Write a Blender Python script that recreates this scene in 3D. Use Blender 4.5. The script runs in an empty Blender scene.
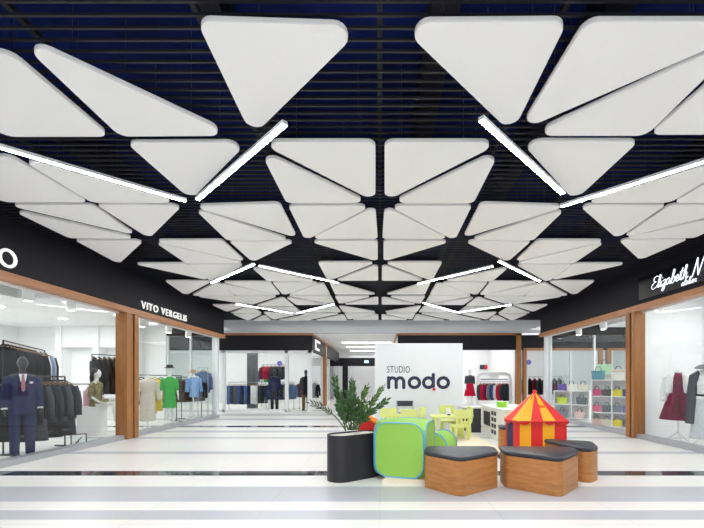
import bpy, bmesh, math, random
from mathutils import Vector, Matrix
random.seed(7)
SC = bpy.context.scene
COL = SC.collection
PI = math.pi
H = 1.35                       # eye height
FPX, VX, VY = 385.0, 379.8, 380.0

# ------------------------------------------------------------------ helpers
def floor_pt(x, y):
    Y = FPX * H / (y - VY)
    return ((x - VX) / FPX * Y, Y)
def lin(c):
    return tuple(((v / 255) / 12.92 if v / 255 <= 0.04045 else ((v / 255 + 0.055) / 1.055) ** 2.4) for v in c)

MATS = {}
def mat(name, rgb, rough=0.5, metal=0.0, spec=0.5, noise=0.0, nscale=20, bump=0.0, coat=0.0, emit=None, estr=0.0, stretch=(1, 1, 1)):
    if name in MATS: return MATS[name]
    m = bpy.data.materials.new(name); m.use_nodes = True
    nt = m.node_tree; b = nt.nodes['Principled BSDF']
    c = lin(rgb)
    b.inputs['Base Color'].default_value = (*c, 1)
    b.inputs['Roughness'].default_value = rough
    b.inputs['Metallic'].default_value = metal
    b.inputs['Specular IOR Level'].default_value = spec
    b.inputs['Coat Weight'].default_value = coat
    if emit is not None:
        b.inputs['Emission Color'].default_value = (*lin(emit), 1)
        b.inputs['Emission Strength'].default_value = estr
    if noise or bump:
        tc = nt.nodes.new('ShaderNodeTexCoord'); mp = nt.nodes.new('ShaderNodeMapping')
        mp.inputs['Scale'].default_value = stretch
        nz = nt.nodes.new('ShaderNodeTexNoise'); nz.inputs['Scale'].default_value = nscale; nz.inputs['Detail'].default_value = 4
        nt.links.new(tc.outputs['Object'], mp.inputs['Vector']); nt.links.new(mp.outputs['Vector'], nz.inputs['Vector'])
        if noise:
            rp = nt.nodes.new('ShaderNodeValToRGB')
            rp.color_ramp.elements[0].position = 0.3; rp.color_ramp.elements[1].position = 0.7
            rp.color_ramp.elements[0].color = (*[v * (1 - noise) for v in c], 1)
            rp.color_ramp.elements[1].color = (*[min(1, v * (1 + noise)) for v in c], 1)
            nt.links.new(nz.outputs['Fac'], rp.inputs['Fac']); nt.links.new(rp.outputs['Color'], b.inputs['Base Color'])
        if bump:
            bp = nt.nodes.new('ShaderNodeBump'); bp.inputs['Strength'].default_value = bump; bp.inputs['Distance'].default_value = 0.01
            nt.links.new(nz.outputs['Fac'], bp.inputs['Height']); nt.links.new(bp.outputs['Normal'], b.inputs['Normal'])
    MATS[name] = m
    return m

def wood(name, c1, c2, stretch, rough=0.4):
    m = bpy.data.materials.new(name); m.use_nodes = True
    nt = m.node_tree; b = nt.nodes['Principled BSDF']; b.inputs['Roughness'].default_value = rough
    tc = nt.nodes.new('ShaderNodeTexCoord'); mp = nt.nodes.new('ShaderNodeMapping'); mp.inputs['Scale'].default_value = stretch
    nz = nt.nodes.new('ShaderNodeTexNoise'); nz.inputs['Scale'].default_value = 3.0; nz.inputs['Detail'].default_value = 5; nz.inputs['Distortion'].default_value = 0.6
    n2 = nt.nodes.new('ShaderNodeTexNoise'); n2.inputs['Scale'].default_value = 14.0; n2.inputs['Detail'].default_value = 6
    mx = nt.nodes.new('ShaderNodeMath'); mx.operation = 'MULTIPLY_ADD'; mx.inputs[1].default_value = 0.45
    rp = nt.nodes.new('ShaderNodeValToRGB')
    rp.color_ramp.elements[0].position = 0.42; rp.color_ramp.elements[1].position = 0.85
    rp.color_ramp.elements[0].color = (*lin(c1), 1); rp.color_ramp.elements[1].color = (*lin(c2), 1)
    L = nt.links.new
    L(tc.outputs['Object'], mp.inputs['Vector']); L(mp.outputs['Vector'], nz.inputs['Vector']); L(mp.outputs['Vector'], n2.inputs['Vector'])
    L(n2.outputs['Fac'], mx.inputs[0]); L(nz.outputs['Fac'], mx.inputs[2]); L(mx.outputs[0], rp.inputs['Fac']); L(rp.outputs['Color'], b.inputs['Base Color'])
    MATS[name] = m
    return m

def glass_mat():
    m = bpy.data.materials.new('clear shop glass'); m.use_nodes = True
    nt = m.node_tree; nt.nodes.clear()
    out = nt.nodes.new('ShaderNodeOutputMaterial'); mx = nt.nodes.new('ShaderNodeMixShader')
    tr = nt.nodes.new('ShaderNodeBsdfTransparent'); gl = nt.nodes.new('ShaderNodeBsdfGlossy')
    tr.inputs['Color'].default_value = (0.965, 0.985, 0.98, 1); gl.inputs['Roughness'].default_value = 0.02
    lw = nt.nodes.new('ShaderNodeLayerWeight'); lw.inputs['Blend'].default_value = 0.5
    pw = nt.nodes.new('ShaderNodeMath'); pw.operation = 'POWER'; pw.inputs[1].default_value = 4.0
    fr = nt.nodes.new('ShaderNodeMath'); fr.operation = 'MULTIPLY_ADD'; fr.inputs[1].default_value = 0.4; fr.inputs[2].default_value = 0.02
    L = nt.links.new
    L(lw.outputs['Facing'], pw.inputs[0]); L(pw.outputs[0], fr.inputs[0]); L(fr.outputs[0], mx.inputs[0]); L(tr.outputs[0], mx.inputs[1]); L(gl.outputs[0], mx.inputs[2]); L(mx.outputs[0], out.inputs[0])
    return m

class MB:
    """collects vertices and faces, links them as one mesh object"""
    def __init__(s): s.v = []; s.f = []; s.mi = []
    def add(s, vs, fs, mi=0):
        o = len(s.v); s.v += [tuple(p) for p in vs]; s.f += [tuple(i + o for i in f) for f in fs]; s.mi += [mi] * len(fs); return s
    def box(s, x0, x1, y0, y1, z0, z1, mi=0, M=None):
        vs = [(x, y, z) for z in (z0, z1) for y in (y0, y1) for x in (x0, x1)]
        if M: vs = [M @ Vector(v) for v in vs]
        return s.add(vs, [(0, 2, 3, 1), (4, 5, 7, 6), (0, 1, 5, 4), (2, 6, 7, 3), (0, 4, 6, 2), (1, 3, 7, 5)], mi)
    def prism(s, poly, z0, z1, mi=0, cham=0.0):
        n = len(poly)
        rings = [(poly, z0), (poly, z1)]
        if cham:
            cx = sum(p[0] for p in poly) / n; cy = sum(p[1] for p in poly) / n
            def sh(k):
                out = []
                for p in poly:
                    d = math.hypot(p[0] - cx, p[1] - cy) or 1
                    out.append((p[0] - (p[0] - cx) / d * k, p[1] - (p[1] - cy) / d * k))
                return out
            rings = [(sh(cham), z0), (poly, z0 + cham), (poly, z1 - cham), (sh(cham * .3), z1 - cham * .3), (sh(cham), z1)]
        vs = [(p[0], p[1], z) for r, z in rings for p in r]
        fs = [tuple(reversed(range(n)))]
        for k in range(len(rings) - 1):
            for i in range(n):
                j = (i + 1) % n; fs.append((k * n + i, k * n + j, (k + 1) * n + j, (k + 1) * n + i))
        fs.append(tuple(range((len(rings) - 1) * n, len(rings) * n)))
        return s.add(vs, fs, mi)
    def tube(s, pts, rad, n=8, mi=0, caps=True, closed=False, ref=None):
        pts = [Vector(p) for p in pts]; m = len(pts)
        if not isinstance(rad, (list,)): rad = [rad] * m
        vs = []
        ref = Vector(ref) if ref else None
        prev = None
        for i, p in enumerate(pts):
            a = pts[(i - 1) % m] if (closed or i > 0) else p
            b = pts[(i + 1) % m] if (closed or i < m - 1) else p
            t = (b - a).normalized() if (b - a).length > 1e-9 else Vector((0, 0, 1))
            if ref is not None: u = ref
            elif prev is not None: u = prev
            else: u = Vector((1, 0, 0)) if abs(t.x) < .9 else Vector((0, 1, 0))
            u = u - t * u.dot(t)
            u = u.normalized() if u.length > 1e-6 else t.orthogonal().normalized()
            prev = u; w = t.cross(u)
            r = rad[i]; rx, ry = r if isinstance(r, tuple) else (r, r)
            for k in range(n):
                a_ = 2 * PI * k / n
                vs.append(p + u * math.cos(a_) * rx + w * math.sin(a_) * ry)
        fs = []
        for i in range(m if closed else m - 1):
            for k in range(n):
                k2 = (k + 1) % n; i2 = (i + 1) % m
                fs.append((i * n + k, i * n + k2, i2 * n + k2, i2 * n + k))
        if caps and not closed:
            fs.append(tuple(reversed(range(n)))); fs.append(tuple(range((m - 1) * n, m * n)))
        return s.add(vs, fs, mi)
    def lathe(s, prof, n=24, c=(0, 0), mi=0):
        vs = []; fs = []
        for r, z in prof:
            for k in range(n): vs.append((c[0] + r * math.cos(2 * PI * k / n), c[1] + r * math.sin(2 * PI * k / n), z))
        for i in range(len(prof) - 1):
            for k in range(n):
                k2 = (k + 1) % n; fs.append((i * n + k, i * n + k2, (i + 1) * n + k2, (i + 1) * n + k))
        fs.append(tuple(reversed(range(n)))); fs.append(tuple(range((len(prof) - 1) * n, len(prof) * n)))
        return s.add(vs, fs, mi)
    def ball(s, c, r, n=12, mi=0):
        rx, ry, rz = r if isinstance(r, tuple) else (r, r, r)
        vs = []; fs = []; m = max(6, n // 2 + 2)
        for i in range(m + 1):
            th = PI * (0.02 + 0.96 * i / m)
            for k in range(n):
                ph = 2 * PI * k / n
                vs.append((c[0] + rx * math.sin(th) * math.cos(ph), c[1] + ry * math.sin(th) * math.sin(ph), c[2] - rz * math.cos(th)))
        for i in range(m):
            for k in range(n):
                k2 = (k + 1) % n; fs.append((i * n + k, i * n + k2, (i + 1) * n + k2, (i + 1) * n + k))
        fs.append(tuple(reversed(range(n)))); fs.append(tuple(range(m * n, (m + 1) * n)))
        return s.add(vs, fs, mi)
    def mesh(s, name):
        me = bpy.data.meshes.new(name); me.from_pydata(s.v, [], s.f); me.update(); return me
    def build(s, name, mats, parent=None, smooth=False, bevel=0, remesh=0, fix=True):
        me = s.mesh(name)
        if not isinstance(mats, (list, tuple)): mats = [mats]
        for m in mats: me.materials.append(m)
        if len(mats) > 1: me.polygons.foreach_set('material_index', s.mi)
        if fix:
            bm = bmesh.new(); bm.from_mesh(me); bmesh.ops.recalc_face_normals(bm, faces=bm.faces); bm.to_mesh(me); bm.free()
        o = bpy.data.objects.new(name, me); COL.objects.link(o)
        if parent: o.parent = parent
        if bevel:
            b = o.modifiers.new('bevel', 'BEVEL'); b.width = bevel; b.segments = 2; b.limit_method = 'ANGLE'; b.angle_limit = 0.6
        if remesh:
            r = o.modifiers.new('r', 'REMESH'); r.mode = 'VOXEL'; r.voxel_size = remesh
            q = o.modifiers.new('s', 'SMOOTH'); q.iterations = 4; q.factor = 0.5
            dg = bpy.context.evaluated_depsgraph_get()
            nm = bpy.data.meshes.new_from_object(o.evaluated_get(dg)); o.modifiers.clear()
            nm.materials.clear()
            for m in mats: nm.materials.append(m)
            o.data = nm; smooth = True
        if smooth:
            o.data.polygons.foreach_set('use_smooth', [True] * len(o.data.polygons))
            if not remesh:
                try: o.data.set_sharp_from_angle(angle=0.75)
                except Exception: pass
        return o

def tag(o, label=None, cat=None, group=None, kind=None):
    if label: o['label'] = label
    if cat: o['category'] = cat
    if group: o['group'] = group
    if kind: o['kind'] = kind
    return o
def thing(name, label, cat, loc=(0, 0, 0), rz=0.0, group=None):
    o = bpy.data.objects.new(name, None); COL.objects.link(o); o.empty_display_size = 0.1
    o.location = loc; o.rotation_euler = (0, 0, rz)
    return tag(o, label, cat, group)
def kids(o): return [c for c in COL.objects if c.parent == o]
def dup(root, loc, rz=0.0, label=None, group=None):
    def rec(o, p):
        c = o.copy(); COL.objects.link(c)
        if p: c.parent = p
        for ch in kids(o): rec(ch, c)
        return c
    r = rec(root, None); r.location = loc; r.rotation_euler = (0, 0, rz)
    if label: r['label'] = label
    if group: r['group'] = group
    return r
def struct(name, mb, m, **k):
    o = mb.build(name, m, **k); o['kind'] = 'structure'; return o

def rounded(poly, r, seg=6):
    n = len(poly)
    area = sum(poly[i][0] * poly[(i + 1) % n][1] - poly[(i + 1) % n][0] * poly[i][1] for i in range(n))
    if area < 0: poly = poly[::-1]
    out = []
    for i in range(n):
        p = Vector(poly[i]); a = Vector(poly[i - 1]) - p; b = Vector(poly[(i + 1) % n]) - p
        la, lb = a.length, b.length; a.normalize(); b.normalize()
        half = math.acos(max(-1, min(1, a.dot(b)))) / 2
        t = min(r / math.tan(half), 0.46 * min(la, lb)); rr = t * math.tan(half)
        c = p + (a + b).normalized() * (rr / math.sin(half))
        s = p + a * t - c; e = p + b * t - c
        a0 = math.atan2(s.y, s.x); a1 = math.atan2(e.y, e.x)
        while a1 < a0: a1 += 2 * PI
        for k in range(seg + 1):
            an = a0 + (a1 - a0) * k / seg
            out.append((c.x + rr * math.cos(an), c.y + rr * math.sin(an)))
    return out
def smooth_path(pts, sub=5):
    out = []
    n = len(pts)
    P = [Vector((*p, 0)) if len(p) == 2 else Vector(p) for p in pts]
    for i in range(n - 1):
        p0, p1, p2, p3 = P[max(0, i - 1)], P[i], P[i + 1], P[min(n - 1, i + 2)]
        for k in range(sub):
            t = k / sub
            out.append(0.5 * ((2 * p1) + (p2 - p0) * t + (2 * p0 - 5 * p1 + 4 * p2 - p3) * t * t + (3 * p1 - p0 - 3 * p2 + p3) * t ** 3))
    out.append(P[-1])
    return out
def text_mesh(ch, size, ext, m, parent, name, loc=(0, 0, 0), sx=1.0):
    cu = bpy.data.curves.new('t', 'FONT'); cu.body = ch; cu.size = size; cu.extrude = ext; cu.resolution_u = 4
    o = bpy.data.objects.new('t', cu); COL.objects.link(o)
    dg = bpy.context.evaluated_depsgraph_get(); dg.update()
    me = bpy.data.meshes.new_from_object(o.evaluated_get(dg)); bpy.data.objects.remove(o)
    me.materials.clear(); me.materials.append(m)
    for v in me.vertices: v.co.x *= sx
    r = bpy.data.objects.new(name, me); COL.objects.link(r); r.parent = parent; r.location = loc
    w = max((v.co.x for v in me.vertices), default=0)
    return r, w

# ------------------------------------------------------------------ materials
GLASS = glass_mat()
WHITE = mat('white paint', (240, 240, 240), 0.6, noise=0.015, nscale=6)
SHOPWHITE = mat('white shop wall', (244, 245, 246), 0.6, noise=0.01, nscale=3)
PANEL = mat('white acoustic panel', (249, 248, 247), 0.85, spec=0.2, bump=0.06, nscale=180)
CHAR = mat('charcoal fascia', (21, 19, 26), 0.55, spec=0.3, noise=0.05, nscale=4)
NAVYSLAB = mat('navy painted slab', (18, 34, 98), 0.8, spec=0.2, noise=0.25, nscale=1.2)
BLADE = mat('black louvre blade', (32, 32, 40), 0.5, spec=0.4)
BLACK = mat('black metal', (22, 22, 25), 0.4)
ALU = mat('grey aluminium', (176, 178, 182), 0.35, metal=0.4)
WFRAME = mat('white window frame', (232, 234, 236), 0.4)
WOODV = wood('oak veneer upright', (140, 88, 42), (164, 110, 58), (6, 6, 0.7))
WOODH = wood('oak veneer lengthways', (164, 108, 66), (190, 134, 92), (6, 0.7, 6))
WOODX = wood('oak veneer crossways', (156, 100, 58), (180, 124, 80), (0.7, 6, 6))
POUFWOOD = wood('pouf oak', (158, 98, 46), (190, 130, 72), (1.2, 1.2, 8), 0.42)
CUSH = mat('charcoal leatherette', (46, 48, 58), 0.42, bump=0.1, nscale=150)
GLOSSW = mat('glossy white bulkhead', (246, 248, 252), 0.03, spec=0.9, metal=0.12)
LAMP = mat('led diffuser', (255, 255, 255), 0.5, emit=(250, 252, 255), estr=78)
DOWN = mat('downlight lens', (255, 255, 255), 0.5, emit=(255, 253, 248), estr=14)
SLOT = mat('light slot', (255, 255, 255), 0.5, emit=(255, 255, 252), estr=2.2)
SIGNLIT = mat('lit sign face', (255, 255, 255), 0.5, emit=(226, 232, 255), estr=0.85)
LETTER = mat('white letter with added glow', (245, 245, 245), 0.5, emit=(255, 252, 246), estr=0.35)  # slight glow added so the letters read white on the fascia

# ------------------------------------------------------------------ camera
cam = bpy.data.cameras.new('camera'); camo = bpy.data.objects.new('camera', cam); COL.objects.link(camo)
cam.sensor_width = 36; cam.lens = 36 * FPX / 704
cam.shift_x = -(VX - 352) / 704; cam.shift_y = (VY - 264) / 704
camo.location = (0, 0, H); camo.rotation_euler = (PI / 2, 0, 0)
cam.clip_end = 200
SC.camera = camo

XL, XR = -5.75, 5.92
YF = 16.3                      # facade across the end of the hall
YE = 14.2                      # where the side shops end
Y0 = -4.0
# ------------------------------------------------------------------ floor
def fmat(name, rgb, rough, spec=0.5, var=0.012):
    m = bpy.data.materials.new(name); m.use_nodes = True; nt = m.node_tree; b = nt.nodes['Principled BSDF']
    b.inputs['Roughness'].default_value = rough; b.inputs['Specular IOR Level'].default_value = spec
    tc = nt.nodes.new('ShaderNodeTexCoord'); br = nt.nodes.new('ShaderNodeTexBrick')
    br.offset = 0.0; br.inputs['Scale'].default_value = 1.0; br.inputs['Mortar Size'].default_value = 0.0025
    br.inputs['Brick Width'].default_value = 1.2; br.inputs['Row Height'].default_value = 0.6
    c = lin(rgb)
    br.inputs['Color1'].default_value = (*[v * (1 - var) for v in c], 1); br.inputs['Color2'].default_value = (*[min(1, v * (1 + var)) for v in c], 1)
    br.inputs['Mortar'].default_value = (*[v * 0.72 for v in c], 1)
    nz = nt.nodes.new('ShaderNodeTexNoise'); nz.inputs['Scale'].default_value = 1.7; nz.inputs['Detail'].default_value = 5
    mx = nt.nodes.new('ShaderNodeMix'); mx.data_type = 'RGBA'; mx.blend_type = 'MULTIPLY'; mx.inputs[0].default_value = 0.1
    L = nt.links.new
    L(tc.outputs['Object'], br.inputs['Vector']); L(tc.outputs['Object'], nz.inputs['Vector'])
    L(br.outputs['Color'], mx.inputs[6]); L(nz.outputs['Color'], mx.inputs[7]); L(mx.outputs[2], b.inputs['Base Color'])
    return m
F_W = fmat('white porcelain tile', (240, 238, 233), 0.3)
F_G = fmat('pale grey porcelain tile', (190, 192, 197), 0.3)
F_D = fmat('polished dark granite', (66, 66, 76), 0.06, 0.7)
ypx = lambda y: FPX * H / (y - VY)
bands = [(519.6, 510.3, 1), (501.6, 486.5, 1), (475.6, 471, 2), (454, 451.5, 1), (438.6, 437, 1), (432.4, 430.6, 1), (427.2, 425.7, 2), (420.2, 418.6, 1), (415.6, 414.4, 1), (411, 410.2, 1)]
fl = MB(); y = Y0 - 2
edges = []
for a, b, k in bands: edges += [(ypx(a), 0), (ypx(b), k)]
edges.append((46.0, 0))
for ye, k in edges:
    fl.add([(-13.4, y, 0), (13.4, y, 0), (13.4, ye, 0), (-13.4, ye, 0)], [(0, 1, 2, 3)], k); y = ye
fl.add([(-13.4, Y0 - 2, -.2), (13.4, Y0 - 2, -.2), (13.4, 46, -.2), (-13.4, 46, -.2)], [(3, 2, 1, 0)], 0)
struct('floor', fl, [F_W, F_G, F_D], fix=False)

# ------------------------------------------------------------------ ceiling: slab, louvres
ce = MB().box(-13.4, 13.4, Y0, YF + .1, 4.75, 4.95)
struct('ceiling', ce, NAVYSLAB)
lv = MB(); yy = 2.56 - 0.0975 * 60
while yy < YF - .1:
    lv.box(-7.6, 7.6, yy - .008, yy + .008, 3.86, 3.88); yy += 0.0975
for i in range(-5, 6): lv.box(i * 1.3 - .02, i * 1.3 + .02, Y0, YF - .06, 3.95, 3.99)
struct('trim_1', lv, BLADE)
du = MB()
for i in (-4.1, -1.45, .55, 2.0, 4.6): du.box(i - .12, i + .12, Y0, YF - .1, 4.45, 4.74)
struct('trim_2', du, mat('dark ceiling duct', (14, 15, 34), .6))

# ------------------------------------------------------------------ acoustic panels
def inset(t, d):
    if d == 0: return t
    ar = sum(t[i][0] * t[(i + 1) % 3][1] - t[(i + 1) % 3][0] * t[i][1] for i in range(3))
    if ar < 0: t = t[::-1]
    ls = []
    for i in range(3):
        a, b = Vector(t[i]), Vector(t[(i + 1) % 3]); e = (b - a).normalized(); nn = Vector((-e.y, e.x)); ls.append((a + nn * d, e))
    out = []
    for i in range(3):
        (p, u), (q, v) = ls[i - 1], ls[i]
        w = q - p; k = (w.x * v.y - w.y * v.x) / (u.x * v.y - u.y * v.x); out.append(tuple(p + u * k))
    return out
PANELS = []   # pixel triangles, traced on the panel plane
def P(*a): PANELS.append(list(a))
def S(*a):    # a panel and its twin across the middle gap of the hall
    PANELS.append(list(a)); PANELS.append([(760.0 - x, y) for x, y in a])
P((196, 20.5), (365, 26), (252, 137)); P((396, 22.5), (568, 21), (512, 134))
P((-8, 38), (110, 137), (-8, 137)); P((9, 32), (234, 136), (120, 136.8)); P((-130, 30), (-20, 30), (-20, 130))
P((586, 21.5), (771, 21.5), (518, 132)); P((528, 136), (752, 33), (646, 136)); P((649, 135), (740, 57), (740, 135))
P((126, 143), (248, 142.5), (191, 200)); P((520, 141.3), (639, 141.5), (574.5, 201))
P((14, 155.5), (184, 203), (92, 203)); P((-1, 150), (89, 202.5), (-7, 202.5))
P((578, 203), (752, 152), (670, 203)); P((673, 203), (770, 145), (760, 203))
P((2, 204.5), (93, 205), (138, 236)); P((9, 209.5), (141, 239), (69, 238.5)); P((95, 204.5), (184, 205), (149.5, 239))
P((577, 204.8), (667, 204.8), (617, 239.3)); P((620.5, 238.5), (670, 204.7), (760, 204.7)); P((618, 239), (752, 209.5), (695, 238.3))
P((74, 240.3), (145, 240.5), (119, 264.5)); P((617, 239.5), (689, 239.3), (639.6, 260.5))
S((190, 206), (280, 203.3), (298, 238.5)); S((192, 207.5), (293, 240.5), (226.5, 240.7)); S((228.5, 241.5), (298, 240.8), (252.5, 262.5))
S((257, 142), (375.5, 142), (375.5, 202)); S((259.5, 150.5), (370, 203.5), (286.5, 203.5)); S((287.5, 206), (373, 205.5), (305, 241.3))
S((376, 206), (376, 239), (309, 239.3)); S((306, 241), (377, 240.8), (377, 262)); S((316.7, 262.3), (376, 262.3), (327.5, 282))
S((377.5, 263.5), (377.5, 281), (333, 281)); S((327.5, 280), (383, 296), (334.5, 295)) if False else S((327.5, 280.5), (377, 294.8), (334.5, 294.8))
S((334, 296.3), (374, 296.3), (339, 304.5)); S((377.5, 296.8), (377.5, 304.8), (340.5, 304.8)); S((337.5, 305.4), (377.5, 312.6), (343, 312.6))
S((344, 313.5), (377, 313.5), (347.5, 320)); S((377.8, 314.2), (377.8, 320), (350, 320))
S((150, 240.5), (222.5, 240.2), (246.5, 262.3)); S((153, 241.5), (248, 263.5), (186, 263.7)); S((186.5, 264.2), (247, 264), (212.5, 283))
S((130, 263.5), (186.5, 263.3), (211, 281.3)); S((164, 281), (214, 281), (185.5, 296)); S((190, 296), (217.5, 281), (236, 296))
S((193, 296.3), (237.5, 296.3), (250, 305)); S((211, 304.9), (250, 304.7), (227, 312.3))
S((228, 313.6), (250, 305.6), (262.5, 313.6)); S((232, 314.2), (263, 314.2), (248, 321)); S((265, 314.5), (272, 320.6), (252, 321))
S((249, 266.5), (320, 281.7), (267, 281.7)); S((219, 281.8), (270.5, 281.5), (282, 296.3)); S((217, 282.7), (281, 295.8), (235.5, 295.7))
S((235.5, 296.2), (280, 296.2), (250.5, 305.5)); S((271.5, 282.5), (322, 282.3), (283, 296)); S((323.5, 281.8), (331, 295), (286, 295))
S((283.5, 295.5), (331, 295.5), (336, 304.7)); S((284, 296.7), (333, 305), (296, 305.2)); S((254, 306.3), (283, 296.8), (295, 306.3))
S((256, 307), (295, 307), (306, 315)); S((262.5, 312.4), (304, 313.2), (273, 320)); S((306.5, 314.6), (312, 320.6), (276, 320.6))
S((335.5, 305.4), (342, 312.5), (301, 312.5)); S((302, 313.5), (342, 313.5), (310, 320)); S((344, 314.4), (347.5, 320.6), (313, 320.6))
HP = 2.40
tris = []
for t in PANELS:
    t = [(((378.2 if y < 262.4 else 379.0) if x < 380 else (381.8 if y < 262.4 else 381.0)) if abs(x - 380) < 4.2 and y > 238.5 and x != 383 else x, y) for x, y in t]
    tris.append([((x - VX) / FPX * (FPX * HP / (VY - y)), FPX * HP / (VY - y)) for x, y in t])
def rowof(t):
    c = sum(p[1] for p in t) / 3
    for k, lim in enumerate((3.86, 5.28, 6.62, 7.95, 9.38, 11.0, 12.35, 13.9)):
        if c < lim: return k
    return 8
rows = {}
for t in tris: rows.setdefault(rowof(t), []).append(t)
ORD = ['first', 'second', 'third', 'fourth', 'fifth', 'sixth', 'seventh', 'eighth', 'ninth', 'tenth', 'eleventh', 'twelfth', 'thirteenth', 'fourteenth', 'fifteenth', 'sixteenth', 'seventeenth', 'eighteenth', 'nineteenth', 'twentieth']
CABLE = mat('steel cable', (90, 90, 95), .4, metal=.8)
for k in sorted(rows):
    L = sorted(rows[k], key=lambda t: sum(p[0] for p in t) / sum(p[1] for p in t))
    for i, t in enumerate(L):
        cx = sum(p[0] for p in t) / 3; cy = sum(p[1] for p in t) / 3
        loc = [(p[0] - cx, p[1] - cy) for p in t]
        o = MB().prism(rounded(inset(loc, 0 if k < 2 else (.008 if k < 4 else .02)), 0.095 if k < 2 else 0.075), 0, 0.04, cham=0.004).build('acoustic_baffle', PANEL, smooth=True)
        o.location = (cx, cy, H + HP)
        side = 'left' if i < len(L) / 2 else 'right'
        pos = ORD[i] if side == 'left' else ORD[len(L) - 1 - i]
        tag(o, 'white triangular ceiling panel, %s from the %s in the %s row from the camera' % (pos, side, ORD[k]), 'ceiling panel', 'white ceiling panels, %s row' % ORD[k], 'thing')
        for p in loc: MB().tube([(p[0] * .55, p[1] * .55, .04), (p[0] * .55, p[1] * .55, 4.748 - H - HP)], .002, 5).build('suspension_cable', CABLE, o)

# ------------------------------------------------------------------ light bars
HB = 2.31
def bar_pt(x, y):
    Y = FPX * HB / (VY - y); return Vector(((x - VX) / FPX * Y, Y, H + HB))
HOUS = mat('white lamp housing', (225, 227, 230), .4)
def light_bar(a, b, label, length=None, grp='linear lamps under the ceiling panels'):
    d = (b - a); L = d.length
    if length: b = a + d.normalized() * length; L = length; d = b - a
    c = (a + b) / 2
    t = thing('linear_lamp', label, 'lamp', c, math.atan2(d.y, d.x), grp)
    MB().box(-L / 2, L / 2, -.027, .027, .0, .036).build('lamp_housing', HOUS, t)
    MB().box(-L / 2 + .003, L / 2 - .003, -.0255, .0255, -.0006, -.0001).build('diffuser', LAMP, t)
    for s in (-1, 1):
        MB().tube([(s * (L / 2 - .12), 0, .036), (s * (L / 2 - .12), 0, 4.748 - H - HB)], .003, 6).build('suspension_rod', CABLE, t)
LB = [((197.5, 200), (285, 124.5), 'bright bar lamp, nearest the camera on the left, pointing at the big triangular panel', None),
      ((186, 201.5), (0, 148), 'long bright bar lamp running out of the left edge of the picture', 2.2),
      ((563, 194), (481, 120), 'bright bar lamp, nearest the camera on the right, slanting down to the right', None),
      ((561, 207), (704, 162), 'long bright bar lamp running out of the right edge of the picture', 2.2),
      ((211.5, 283), (254, 264.5), 'bar lamp on the left above the lettered charcoal fascia, rising to the right', None),
      ((259.2, 266), (338, 283), 'bar lamp left of the middle gap, falling to the right', None),
      ((492.7, 266.5), (418, 284), 'bar lamp right of the middle gap, falling to the left', None),
      ((499, 261.5), (539.7, 281.5), 'bar lamp on the right, falling towards the bag shop fascia', None),
      ((236, 304), (292, 313.4), 'small far bar lamp on the left, falling to the right', None),
      ((297, 313.3), (334, 304.2), 'small far bar lamp left of centre, rising to the right', None),
      ((423, 303), (457, 312.3), 'small far bar lamp right of centre, falling to the right', None),
      ((459, 312.3), (511, 304.8), 'small far bar lamp on the right, rising to the right', None)]
for a, b, l, ln in LB: light_bar(bar_pt(*a), bar_pt(*b), l, ln)
# the same lamps go on in the part of the hall behind the camera
for i, (x, yb, dx, dy) in enumerate(((-2.6, -2.6, 1.5, 1.5), (2.6, -2.6, -1.5, 1.5), (-4.9, .4, 1.5, -1.5), (4.9, .4, -1.5, -1.5))):
    light_bar(Vector((x, yb, H + HB)), Vector((x + dx, yb + dy, H + HB)), ['bar lamp behind the camera on the left, pointing away', 'bar lamp behind the camera on the right, pointing away', 'bar lamp behind the camera by the left wall', 'bar lamp behind the camera by the right wall'][i])
for i, (x, yb, dx, dy) in enumerate(((-1.5, 1.6, 1.5, -1.5), (1.5, 1.6, -1.5, -1.5), (-4.6, -3.4, 1.5, 1.5), (4.6, -3.4, -1.5, 1.5))):  # further unseen bars, added to brighten the near floor
    light_bar(Vector((x, yb, H + HB)), Vector((x + dx, yb + dy, H + HB)), ['added bar lamp over the camera on the left', 'added bar lamp over the camera on the right', 'added farthest bar lamp behind the camera on the left', 'added farthest bar lamp behind the camera on the right'][i])

# ------------------------------------------------------------------ side walls: fascias, frames, glass
def side(sg, X, jambs, fz0, fz1, wz0, pre):
    """sg: -1 left, +1 right"""
    def bx(mb, d0, d1, y0, y1, z0, z1):       # d measured outwards from the hall
        a, b = sorted((X + sg * d0, X + sg * d1)); return mb.box(a, b, y0, y1, z0, z1)
    w = MB(); bx(w, 0, .3, Y0, YE, fz0, 4.75); bx(w, 0, .3, Y0, 1.9, 0, fz0)
    struct('wall_' + pre, w, CHAR)
    return bx
bxL = side(-1, XL, None, 3.015, 4.0, 2.89, 'left')
bxR = side(1, XR, None, 3.07, 4.0, 2.94, 'right')
def header(n, bx, z0, z1):
    m = MB(); bx(m, -.03, .22, 1.9, YE + .06, z0, z1); struct('trim_%d' % n, m, WOODH, bevel=.004)
header(3, bxL, 2.89, 3.013); header(4, bxR, 2.94, 3.068)
def jamb(n, bx, y0, y1, z1):
    m = MB(); bx(m, -.025, .24, y0, y1, 0, z1); struct('trim_%d' % n, m, WOODV, bevel=.005)
jamb(5, bxL, 8.72, 8.93, 2.888); jamb(6, bxL, 9.0, 9.15, 2.888)
jamb(7, bxR, 8.93, 9.03, 2.938); jamb(8, bxR, 9.09, 9.24, 2.938)
m = MB(); bxL(m, .05, .2, 8.93, 9.0, 0, 2.89); bxR(m, .05, .2, 9.02, 9.09, 0, 2.94); struct('trim_9', m, BLACK)
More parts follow.
